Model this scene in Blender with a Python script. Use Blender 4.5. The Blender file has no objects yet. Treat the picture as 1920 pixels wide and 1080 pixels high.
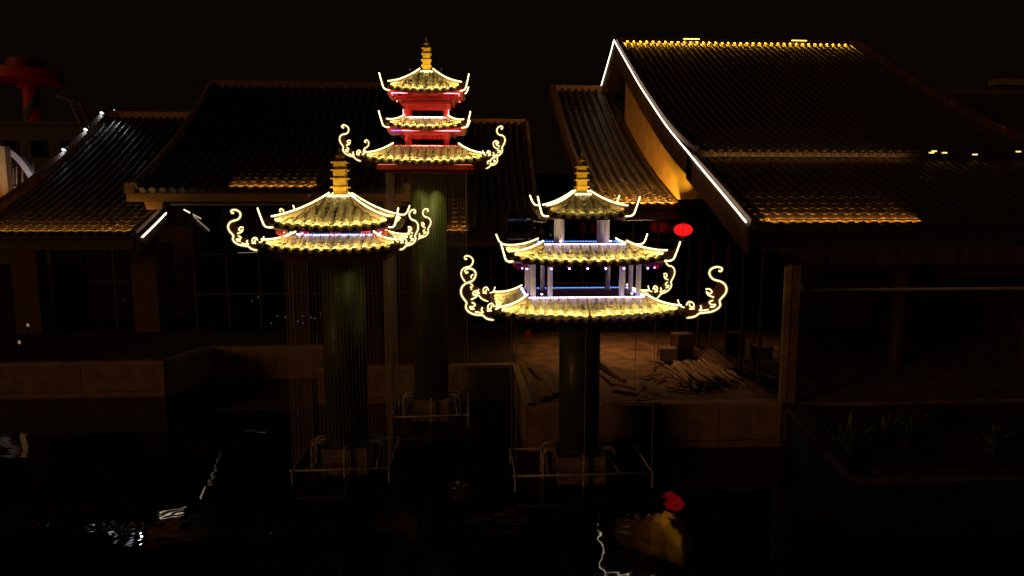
import bpy, math, random
from mathutils import Vector, Matrix, Euler
R = math.radians
random.seed(7)
scene = bpy.context.scene
COL = scene.collection

# ------------------------------------------------------------------ camera, sky, sun, exposure
H = 5.8                                   # eye height above the pond
CAM = Vector((0, 0, H))
PITCH, YAW, FPX = 6.9, 3.6, 1280.0
cd = bpy.data.cameras.new("camera"); cam = bpy.data.objects.new("camera", cd); COL.objects.link(cam)
cd.sensor_width = 36; cd.lens = 36 * FPX / 1920; cd.clip_start = .1; cd.clip_end = 2000
cam.location = CAM; cam.rotation_euler = (R(90 - PITCH), 0, R(-YAW)); scene.camera = cam
CM = Euler((R(90 - PITCH), 0, R(-YAW))).to_matrix()

world = bpy.data.worlds.new("World"); scene.world = world; world.use_nodes = True
wn = world.node_tree.nodes; wl = world.node_tree.links
bg = wn["Background"]; sky = wn.new("ShaderNodeTexSky"); sky.sky_type = 'NISHITA'; sky.sun_disc = False
sky.sun_elevation = R(1.0); sky.sun_rotation = R(-126); sky.dust_density = 6.0; sky.air_density = 2.0
hs = wn.new("ShaderNodeMix"); hs.data_type = 'RGBA'; hs.inputs[0].default_value = .96
wl.new(sky.outputs[0], hs.inputs[6]); hs.inputs[7].default_value = (.15, .078, .040, 1)   # town glow in the night haze
wl.new(hs.outputs[2], bg.inputs[0]); bg.inputs[1].default_value = 0.05 * .34

sd = bpy.data.lights.new("sun", 'SUN'); sun = bpy.data.objects.new("sun", sd); COL.objects.link(sun)
sd.energy = 0.21; sd.angle = R(12); sd.color = (1, .43, .15)
sun.rotation_euler = Vector((.75, .55, -.13)).to_track_quat('-Z', 'Y').to_euler()

scene.view_settings.view_transform = 'Standard'; scene.view_settings.look = 'None'
scene.view_settings.exposure = 0; scene.view_settings.gamma = 1; scene.view_settings.use_curve_mapping = False
scene.render.engine = 'CYCLES'
cy = scene.cycles
cy.use_denoising = True; cy.max_bounces = 6; cy.diffuse_bounces = 3; cy.glossy_bounces = 4
cy.transparent_max_bounces = 12; cy.caustics_reflective = False; cy.caustics_refractive = False
cy.sample_clamp_indirect = 4; cy.use_light_tree = True

# ------------------------------------------------------------------ helpers
def P(px, py, Y):
    """world point on the plane y=Y that stands at pixel (px,py) of the 1920x1080 photograph"""
    d = CM @ Vector(((px - 960) / FPX, (540 - py) / FPX, -1))
    return CAM + d * ((Y - CAM.y) / d.y)

WO = {}                                    # world origins of parents
def W(o): return WO.get(o.name, Vector((0, 0, 0))) if o else Vector((0, 0, 0))
def link(o, parent=None, world=Vector((0, 0, 0))):
    COL.objects.link(o)
    world = Vector(world)
    if parent: o.parent = parent
    o.location = world - W(parent)
    WO[o.name] = world
    return o
def tag(o, label=None, cat=None, group=None, kind=None):
    if label: o["label"] = label
    if cat: o["category"] = cat
    if group: o["group"] = group
    if kind: o["kind"] = kind
    return o
def thing(name, loc, label, cat, group=None):
    return tag(link(bpy.data.objects.new(name, None), None, loc), label, cat, group)

class MB:
    def __init__(s): s.v = []; s.f = []; s.sm = []
    def add(s, vs, fs, smooth=False):
        n = len(s.v); s.v += [tuple(v) for v in vs]; s.f += [tuple(i + n for i in f) for f in fs]; s.sm += [smooth] * len(fs); return s
    def box(s, c, sz, M=None, taper=1.0):
        hx, hy, hz = sz[0] / 2, sz[1] / 2, sz[2] / 2; vs = []
        for z in (-1, 1):
            k = taper if z > 0 else 1
            for x, y in ((-1, -1), (1, -1), (1, 1), (-1, 1)):
                p = Vector((x * hx * k, y * hy * k, z * hz))
                if M: p = M @ p
                vs.append(p + Vector(c))
        return s.add(vs, [(3, 2, 1, 0), (4, 5, 6, 7), (0, 1, 5, 4), (1, 2, 6, 5), (2, 3, 7, 6), (3, 0, 4, 7)])
    def bar(s, a, b, w, h):
        a, b = Vector(a), Vector(b); d = b - a; L = d.length; d.normalize()
        up = Vector((0, 0, 1)) if abs(d.z) < .95 else Vector((0, 1, 0))
        x = d.cross(up).normalized(); u = x.cross(d)
        M = Matrix((x, d, u)).transposed()
        return s.box((a + b) / 2, (w, L, h), M)
    def sweep(s, pts, sec, closed=False, caps=True, smooth=True, up=None, radii=None):
        """sweep a closed 2-D section (list of (side, up)) along pts"""
        pts = [Vector(p) for p in pts]; n = len(pts); m = len(sec); vs = []
        up0 = Vector(up) if up else Vector((0, 0, 1))
        for i, p in enumerate(pts):
            a = pts[i - 1] if (i > 0 or closed) else p; b = pts[(i + 1) % n] if (i < n - 1 or closed) else p
            t = (b - a).normalized()
            u = up0 if abs(t.dot(up0)) < .97 else Vector((0.01, 1, 0.02))
            x = t.cross(u).normalized(); y = x.cross(t); k = radii[i] if radii else 1
            vs += [p + x * (q[0] * k) + y * (q[1] * k) for q in sec]
        fs = []
        for i in range(n if closed else n - 1):
            j = (i + 1) % n
            for k in range(m): l = (k + 1) % m; fs.append((i * m + k, i * m + l, j * m + l, j * m + k))
        if caps and not closed: fs += [tuple(range(m))[::-1], tuple((n - 1) * m + k for k in range(m))]
        return s.add(vs, fs, smooth)
    def tube(s, pts, r, seg=6, closed=False, up=None, radii=None):
        return s.sweep(pts, [(r * math.cos(2 * math.pi * k / seg), r * math.sin(2 * math.pi * k / seg)) for k in range(seg)], closed, True, True, up, radii)
    def lathe(s, c, prof, seg=16, sx=1, sy=1, smooth=True):
        c = Vector(c); vs = []; fs = []
        for r, z in prof:
            for k in range(seg):
                a = 2 * math.pi * k / seg; vs.append(c + Vector((r * sx * math.cos(a), r * sy * math.sin(a), z)))
        for i in range(len(prof) - 1):
            for k in range(seg): l = (k + 1) % seg; fs.append((i * seg + k, i * seg + l, (i + 1) * seg + l, (i + 1) * seg + k))
        fs += [tuple(range(seg))[::-1], tuple((len(prof) - 1) * seg + k for k in range(seg))]
        return s.add(vs, fs, smooth)
    def prism(s, poly, axis, t0, t1):
        """poly of 3-D points, extruded along axis from t0 to t1"""
        ax = Vector(axis); n = len(poly); vs = [Vector(p) + ax * t0 for p in poly] + [Vector(p) + ax * t1 for p in poly]
        return s.add(vs, [tuple(range(n)), tuple(range(2 * n - 1, n - 1, -1))] + [(i, i + n, (i + 1) % n + n, (i + 1) % n) for i in range(n)])
    def mesh(s, name, mat):
        me = bpy.data.meshes.new(name); me.from_pydata(s.v, [], s.f); me.update()
        me.polygons.foreach_set("use_smooth", s.sm)
        if mat: me.materials.append(mat)
        return me
    def build(s, name, mat, parent=None, **k):
        if parent is not None: s.v = [tuple(Vector(v) - W(parent)) for v in s.v]; o = link(bpy.data.objects.new(name, s.mesh(name, mat)), parent, W(parent))
        else: o = link(bpy.data.objects.new(name, s.mesh(name, mat)))
        return tag(o, **k)
def place(name, me, parent, M):
    """instance of a shared mesh; M is a world matrix"""
    o = bpy.data.objects.new(name, me); COL.objects.link(o)
    if parent: o.parent = parent
    M = M.copy(); M.translation = M.translation - W(parent); o.matrix_basis = M
    return o
def spline(pts, n=5):
    pts = [Vector(p) for p in pts]; out = []
    for i in range(len(pts) - 1):
        p0 = pts[max(i - 1, 0)]; p1 = pts[i]; p2 = pts[i + 1]; p3 = pts[min(i + 2, len(pts) - 1)]
        for k in range(n):
            t = k / n
            out.append(.5 * (2 * p1 + (p2 - p0) * t + (2 * p0 - 5 * p1 + 4 * p2 - p3) * t * t + (3 * p1 - p0 - 3 * p2 + p3) * t ** 3))
    out.append(pts[-1]); return out

# ------------------------------------------------------------------ materials
def mat(name, col, rough=.6, metal=0, var=.25, scale=6, bump=.15, spec=.5, col2=None, emit=None, es=0, stretch=None, coat=0):
    m = bpy.data.materials.new(name); m.use_nodes = True; nt = m.node_tree; b = nt.nodes["Principled BSDF"]
    b.inputs["Roughness"].default_value = rough; b.inputs["Metallic"].default_value = metal
    b.inputs["Specular IOR Level"].default_value = spec; b.inputs["Coat Weight"].default_value = coat
    tc = nt.nodes.new("ShaderNodeTexCoord"); mp = nt.nodes.new("ShaderNodeMapping"); nt.links.new(tc.outputs["Object"], mp.inputs[0])
    if stretch: mp.inputs["Scale"].default_value = stretch
    nz = nt.nodes.new("ShaderNodeTexNoise"); nz.inputs["Scale"].default_value = scale; nz.inputs["Detail"].default_value = 6
    nt.links.new(mp.outputs[0], nz.inputs["Vector"])
    cr = nt.nodes.new("ShaderNodeValToRGB"); c2 = col2 or tuple(c * (1 - 2 * var) for c in col)
    cr.color_ramp.elements[0].position = .3; cr.color_ramp.elements[1].position = .7
    cr.color_ramp.elements[0].color = (*c2, 1); cr.color_ramp.elements[1].color = (*col, 1)
    nt.links.new(nz.outputs[0], cr.inputs[0])
    oi = nt.nodes.new("ShaderNodeObjectInfo"); hv = nt.nodes.new("ShaderNodeHueSaturation"); mr = nt.nodes.new("ShaderNodeMapRange")
    mr.inputs[3].default_value = 1 - var * .7; mr.inputs[4].default_value = 1 + var * .5
    nt.links.new(oi.outputs["Random"], mr.inputs[0]); nt.links.new(mr.outputs[0], hv.inputs["Value"])
    nt.links.new(cr.outputs[0], hv.inputs["Color"]); nt.links.new(hv.outputs[0], b.inputs["Base Color"])
    rr = nt.nodes.new("ShaderNodeMapRange"); rr.inputs[3].default_value = max(.02, rough - .12); rr.inputs[4].default_value = min(1, rough + .12)
    nt.links.new(nz.outputs[0], rr.inputs[0]); nt.links.new(rr.outputs[0], b.inputs["Roughness"])
    if bump:
        bp = nt.nodes.new("ShaderNodeBump"); bp.inputs["Strength"].default_value = bump; bp.inputs["Distance"].default_value = .02
        n2 = nt.nodes.new("ShaderNodeTexNoise"); n2.inputs["Scale"].default_value = scale * 5; n2.inputs["Detail"].default_value = 4
        nt.links.new(mp.outputs[0], n2.inputs["Vector"]); nt.links.new(n2.outputs[0], bp.inputs["Height"]); nt.links.new(bp.outputs[0], b.inputs["Normal"])
    if emit: b.inputs["Emission Color"].default_value = (*emit, 1); b.inputs["Emission Strength"].default_value = es
    return m
def glow(name, col, s):
    m = bpy.data.materials.new(name); m.use_nodes = True; nt = m.node_tree; nt.nodes.clear()
    o = nt.nodes.new("ShaderNodeOutputMaterial"); e = nt.nodes.new("ShaderNodeEmission")
    e.inputs[0].default_value = (*col, 1); e.inputs[1].default_value = s; nt.links.new(e.outputs[0], o.inputs[0]); return m
def halo(name, col, s_, a):
    """painted glow round a neon tube: mostly clear shell with weak emission"""
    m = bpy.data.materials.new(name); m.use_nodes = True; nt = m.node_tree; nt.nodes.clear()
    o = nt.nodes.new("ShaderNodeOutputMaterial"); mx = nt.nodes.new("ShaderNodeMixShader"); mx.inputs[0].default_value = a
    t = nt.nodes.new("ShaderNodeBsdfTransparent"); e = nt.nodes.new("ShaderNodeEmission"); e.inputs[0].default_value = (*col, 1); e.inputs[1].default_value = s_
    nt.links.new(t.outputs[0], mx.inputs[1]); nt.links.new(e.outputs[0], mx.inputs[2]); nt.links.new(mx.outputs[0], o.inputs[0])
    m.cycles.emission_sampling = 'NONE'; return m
def glass(name, tint=(.75, .75, .72), rough=.03, ior=1.5):
    m = bpy.data.materials.new(name); m.use_nodes = True; nt = m.node_tree; nt.nodes.clear()
    o = nt.nodes.new("ShaderNodeOutputMaterial"); mx = nt.nodes.new("ShaderNodeMixShader"); fr = nt.nodes.new("ShaderNodeFresnel"); fr.inputs[0].default_value = ior
    t = nt.nodes.new("ShaderNodeBsdfTransparent"); t.inputs[0].default_value = (*tint, 1)
    g = nt.nodes.new("ShaderNodeBsdfGlossy"); g.inputs["Roughness"].default_value = rough; g.inputs[0].default_value = (.9, .9, .9, 1)
    nt.links.new(fr.outputs[0], mx.inputs[0]); nt.links.new(t.outputs[0], mx.inputs[1]); nt.links.new(g.outputs[0], mx.inputs[2]); nt.links.new(mx.outputs[0], o.inputs[0]); return m

M = dict(
    ptile=mat("pagoda_tile", (.58, .52, .34), .45, var=.28, scale=9, bump=.25),
    htile=mat("hall_tile", (.072, .052, .038), .40, var=.3, scale=5, bump=.25, spec=.6),
    hdeck=mat("hall_pan_tile", (.060, .044, .033), .5, var=.3, scale=5, bump=.3),
    ridge=mat("ridge_plaster", (.30, .17, .09), .6, var=.25, scale=4),
    pridge=mat("hip_ridge_clay", (.50, .37, .27), .5, var=.15, scale=8),
    gold=mat("gold_paint", (.80, .50, .07), .38, .35, var=.1, scale=8, bump=.08),
    red=mat("red_lacquer", (.62, .060, .065), .42, var=.15, scale=6, bump=.08),
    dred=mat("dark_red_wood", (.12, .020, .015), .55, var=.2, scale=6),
    plate=mat("scroll_plate_metal", (.16, .05, .03), .5, .2, var=.2, scale=8),
    white=mat("white_paint_lilac_light", (.52, .50, .66), .45, var=.08, scale=6, bump=.08),  # white paint with the violet lamplight's tint mixed into the colour
    violet=mat("bracket_lacquer", (.42, .08, .22), .45, var=.2, scale=8),
    green=mat("green_pillar_enamel", (.062, .088, .018), .50, var=.25, scale=2.2, bump=.06, spec=.5, coat=.08, stretch=(1, 1, .25)),
    conc=mat("concrete_block", (.30, .24, .17), .85, var=.3, scale=5, bump=.4),
    joint=mat("mortar_joint", (.14, .11, .08), .9, var=.2, scale=9),
    stone=mat("stone_slab", (.34, .23, .14), .75, var=.25, scale=2.5, bump=.25),
    cap=mat("coping_stone", (.45, .30, .17), .7, var=.2, scale=3, bump=.2),
    pipe=mat("galvanised_pipe", (.62, .58, .54), .5, .3, var=.25, scale=8),
    string=mat("curtain_cord", (.60, .46, .32), .35, 0, var=.15, scale=8, bump=0),
    wood=mat("beam_wood", (.42, .24, .09), .55, var=.25, scale=3, stretch=(.3, 2, 2), bump=.15),
    dwood=mat("dark_timber", (.12, .06, .032), .6, var=.3, scale=3, stretch=(2, 2, .3)),
    plaster=mat("ochre_plaster", (.62, .42, .16), .75, var=.14, scale=2, bump=.12, stretch=(1, .6, 1)),
    pale=mat("pale_plaster", (.30, .24, .20), .8, var=.15, scale=2),
    wallb=mat("brown_wall", (.16, .085, .045), .8, var=.25, scale=2, bump=.2),
    earth=mat("bare_earth", (.10, .065, .04), .95, var=.35, scale=3, bump=.6),
    deckf=mat("terrace_paving", (.26, .15, .08), .85, var=.4, scale=2.2, bump=.4),
    bamboo=mat("bamboo_pole_skin", (.55, .36, .18), .55, var=.35, scale=4, stretch=(4, .6, 4)),
    plank=mat("raw_plank", (.30, .17, .08), .75, var=.35, scale=4, stretch=(3, .5, 3), bump=.3),
    black=mat("black_housing", (.02, .02, .02), .5, var=.2, scale=8),
    blue=mat("blue_pool_paint", (.008, .040, .065), .55, var=.3, scale=3),
    leaf=mat("fleshy_leaf", (.085, .11, .06), .5, var=.3, scale=8),
    bark=mat("bark", (.08, .055, .04), .9, var=.3, scale=8),
    steel=mat("painted_steel", (.50, .48, .46), .5, .1, var=.1, scale=4),
    tred=mat("tower_red", (.42, .022, .025), .6, var=.15, scale=.4, bump=.02),
    tgreen=mat("tower_green", (.04, .10, .06), .6, var=.15, scale=.4, bump=.02),
    fabric=mat("lantern_frame", (.12, .02, .01), .6, var=.1, scale=8),
    glass=glass("window_glass", (.55, .53, .50), .02), cglass=glass("clear_screen_glass", (.86, .85, .82), .02),
    led=glow("neon_warm", (1, .80, .28), 9), leds=glow("neon_scroll", (1, .80, .32), 3.6), ledw=glow("neon_white", (1, .86, .62), 5), ledw2=glow("neon_white_dim", (1, .84, .58), 2.2),
    lblue=glow("led_blue", (.10, .28, 1), 4), lpink=glow("led_pale_pink", (1, .70, .50), 12), lred=glow("led_red_orange", (1, .22, .08), 2.2), lrs=glow("strip_rose", (1, .13, .17), 17),
    lviolet=glow("lamp_violet", (.50, .34, 1), 22), lrose=glow("lamp_rose", (1, .16, .26), 34), lbw=glow("led_blue_white", (.34, .36, 1), 12), lros=glow("led_lilac", (.66, .50, 1), 16), lvs=glow("strip_lavender", (.30, .24, 1), 48), lvio2=glow("strip_violet", (.35, .10, 1), 5), lmag=glow("lamp_magenta", (.85, .12, .8), 26),
    amber=glow("strip_amber", (1, .55, .05), 9), spot=glow("lamp_warm", (1, .66, .16), 1.7), cool=glow("lamp_cool", (.85, .92, 1), 1.6),
    vfaint=glow("lamp_faint", (1, .70, .36), .22), faint=glow("bulb_faint", (1, .85, .65), .9), lantern=glow("lantern_red", (1, .012, .014), .95), lanternd=glow("lantern_red_dim", (1, .02, .02), .045),
)
M['halo'] = halo("neon_halo", (1, .70, .20), .55, .22)
def sl(pts, parent, r=.026, up=None): MB().tube(pts, r, 8, up=up).build("tube_halo", M['halo'], parent)  # emissive shell added round each tube to paint its soft glow
wm = bpy.data.materials.new("pond_water"); wm.use_nodes = True; nt = wm.node_tree; b = nt.nodes["Principled BSDF"]
b.inputs["Base Color"].default_value = (.006, .005, .003, 1); b.inputs["Roughness"].default_value = .02; b.inputs["IOR"].default_value = 1.33
tc = nt.nodes.new("ShaderNodeTexCoord"); nz = nt.nodes.new("ShaderNodeTexNoise"); nz.inputs["Scale"].default_value = .75; nz.inputs["Detail"].default_value = 3
nz.inputs["Distortion"].default_value = .6
bp = nt.nodes.new("ShaderNodeBump"); bp.inputs["Strength"].default_value = .10; bp.inputs["Distance"].default_value = .12
nt.links.new(tc.outputs["Object"], nz.inputs["Vector"]); nt.links.new(nz.outputs[0], bp.inputs["Height"]); nt.links.new(bp.outputs[0], b.inputs["Normal"])
M['water'] = wm

# ------------------------------------------------------------------ ground, water, terrace
ZT = 1.09                                  # pond edge level
MB().add([(-60, -12, 0), (60, -12, 0), (60, 24.5, 0), (-60, 24.5, 0)], [(0, 1, 2, 3)]).build("water", M['water'], kind="structure")
MB().add([(-900, -40, -.8), (900, -40, -.8), (900, 1500, -.8), (-900, 1500, -.8)], [(0, 1, 2, 3)]).build("ground", M['earth'], kind="structure")
x_l, x_r = P(988, 768, 15.6).x, P(1465, 768, 15.6).x
x_wl = P(597, 683, 19.9).x
def slab(name, pts, z, t, m):
    MB().prism([Vector((x, y, z)) for x, y in pts], (0, 0, 1), -t, 0).build(name, m, kind="structure")
slab("terrace", [(x_l + .1, 15.7), (x_r + 26, 15.7), (x_r + 26, 46), (x_l + .1, 46)], ZT - .06, 2.0, M['deckf'])
slab("bank", [(-60, 21.2), (-9.35, 21.2), (-8.75, 23.2), (x_wl + .05, 23.2), (x_wl + .05, 20.05), (x_l + .1, 20.05), (x_l + .1, 90), (-60, 90)], ZT - .05, 1.5, M['earth'])
slab("planter_bed", [(7.55, 11.4), (40, 11.4), (40, 15.69), (7.55, 15.69)], ZT - .16, 1.2, M['earth'])

def stone_wall(label, a, b, z1, slabw, capw=.28, m='stone', cm='cap'):
    """retaining wall along a->b (plan); face on the right-hand side seen from the pond; slabs are children"""
    a = Vector((*a, 0)); b = Vector((*b, 0)); d = (b - a); L = d.length; d.normalize(); n = Vector((d.y, -d.x, 0))
    w = thing("retaining_wall", (a + b) / 2, label, "wall")
    MB().prism([a - n * .3 + Vector((0, 0, -.5)), a - n * .02 + Vector((0, 0, -.5)), b - n * .02 + Vector((0, 0, -.5)), b - n * .3 + Vector((0, 0, -.5))], (0, 0, 1), 0, z1 + .38).build("wall_core", M['blue' if m == 'blue' else 'joint'], w)
    k = max(1, round(L / slabw)); sw = L / k
    for i in range(k):
        c = a + d * (sw * (i + .5)); j = random.uniform(0, .008)
        rot = Matrix((d, -n, Vector((0, 0, 1)))).transposed()
        MB().box(c + n * (.008 + j) + Vector((0, 0, (z1 + .10) / 2)), (sw - .018, .05, z1 - .27), rot).build("slab", M[m], w)
        MB().box(c + n * .02 + Vector((0, 0, .03)), (sw - .012, .07, .28), rot).build("base_stone", M[m], w)
    kc = max(1, round(L / 1.4)); sc = L / kc
    for i in range(kc):
        c = a + d * (sc * (i + .5)); rot = Matrix((d, -n, Vector((0, 0, 1)))).transposed()
        MB().box(c - n * (capw / 2 - .06) + Vector((0, 0, z1 - .03)), (sc - .008, capw, .09), rot).build("coping_stone", M[cm], w)
    return w
stone_wall("long dark stone pond wall at far left under the left hall", (-24, 21), (-9.3, 21), ZT, 2.6)
stone_wall("short slanting stone pond wall where the left bank steps back", (-9.3, 21), (-8.7, 23), ZT, 1.1)
stone_wall("stone pond wall behind the two roofed left pagoda, set back", (-8.7, 23), (x_wl, 23), ZT, 1.9)
stone_wall("slab faced pond wall behind the pillar of the tallest pagoda", (x_wl, 19.85), (x_l, 19.85), ZT, .58)
stone_wall("narrow stone return at the left end of the slab wall", (x_wl, 23), (x_wl, 19.9), ZT, .7)
stone_wall("lit side wall of the terrace running away from the pond", (x_l, 19.8), (x_l, 15.6), ZT, .9)
stone_wall("front wall of the terrace holding bamboo, behind the widest pagoda", (x_l + .02, 15.6), (x_r, 15.6), ZT, .78)
stone_wall("blue painted planter wall slanting beside the terrace corner", (x_r + .1, 15.5), (6.75, 11.2), ZT - .05, 1.1, .4, 'blue', 'earth')
stone_wall("blue painted planter wall along the right foreground", (6.75, 11.1), (22, 11.1), ZT - .05, 1.2, .4, 'blue', 'earth')

# ------------------------------------------------------------------ tiles
def tile_mesh(name, m, r1, r0, L, th, seg=6, disc=False, flat=.85):
    b = MB(); n = seg + 1
    arc = lambda r, y: [(-r * math.cos(math.pi * k / seg), y, r * math.sin(math.pi * k / seg) * flat) for k in range(n)]
    q = lambda rev: [((k, k + 1, n + k + 1, n + k) if not rev else (k + 1, k, n + k, n + k + 1)) for k in range(seg)]
    b.add(arc(r1, 0) + arc(r0, L), q(0), True)
    b.add(arc(r1 - th, 0) + arc(r0 - th, L), q(1), True)
    b.add(arc(r1, 0) + arc(r1 - th, 0), q(1), False)
    if disc:
        q = [(r1 * 1.06 * math.cos(2 * math.pi * k / 12), -.012, r1 * 1.02 * math.sin(2 * math.pi * k / 12)) for k in range(12)]
        q2 = [(x, .02, z) for x, y, z in q]
        b.add(q + q2, [tuple(range(12))] + [(k, k + 12, (k + 1) % 12 + 12, (k + 1) % 12) for k in range(12)])
    return b.mesh(name, m)
PT = tile_mesh("pagoda_tile", M['ptile'], .066, .056, .185, .016, flat=.90)
HT = tile_mesh("hall_tile", M['htile'], .076, .067, .33, .016)
HTD = tile_mesh("hall_eave_tile", M['htile'], .076, .068, .33, .016, disc=True)

def frame(o, xax, yax):
    xax = Vector(xax).normalized(); z = xax.cross(Vector(yax)).normalized(); y = z.cross(xax)
    Mx = Matrix((xax, y, z)).transposed().to_4x4(); Mx.translation = o; return Mx
def add_mesh(mb, me, Mx):
    mb.add([Mx @ v.co for v in me.vertices], [tuple(p.vertices) for p in me.polygons], True)

# ------------------------------------------------------------------ pagoda
Z6 = lambda pts: [((x - 400) * .00202, (870 - y) * .00168) for x, y in pts]
SCROLL_MAIN = Z6([(440, 940), (490, 930), (530, 908), (560, 878), (610, 865), (660, 852), (700, 832), (735, 800), (752, 760), (742, 718), (760, 685), (792, 635), (803, 580), (785, 530), (745, 500), (690, 485), (655, 455), (640, 410), (652, 370), (690, 343), (730, 340), (755, 358), (745, 385), (725, 380)])
SCROLL_CURLS = [Z6(c) for c in (
    [(612, 598), (645, 592), (670, 622), (652, 645), (628, 632)], [(618, 620), (635, 660), (690, 684)],
    [(682, 718), (648, 742), (668, 768), (706, 764), (692, 790), (658, 795)],
    [(565, 785), (576, 818), (556, 845), (600, 840), (645, 826)],
    [(432, 795), (455, 752), (498, 768), (502, 812), (468, 806), (462, 775)], [(462, 835), (510, 830)],
    [(348, 738), (362, 788), (385, 815), (415, 825)])]
SCROLL_PLATE = Z6([(405, 905), (490, 935), (560, 885), (660, 858), (735, 805), (752, 760), (742, 718), (792, 640), (803, 580), (785, 530), (745, 500), (705, 520), (690, 580), (650, 620), (655, 690), (620, 740), (560, 770), (500, 800), (430, 800), (395, 840)])

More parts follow.
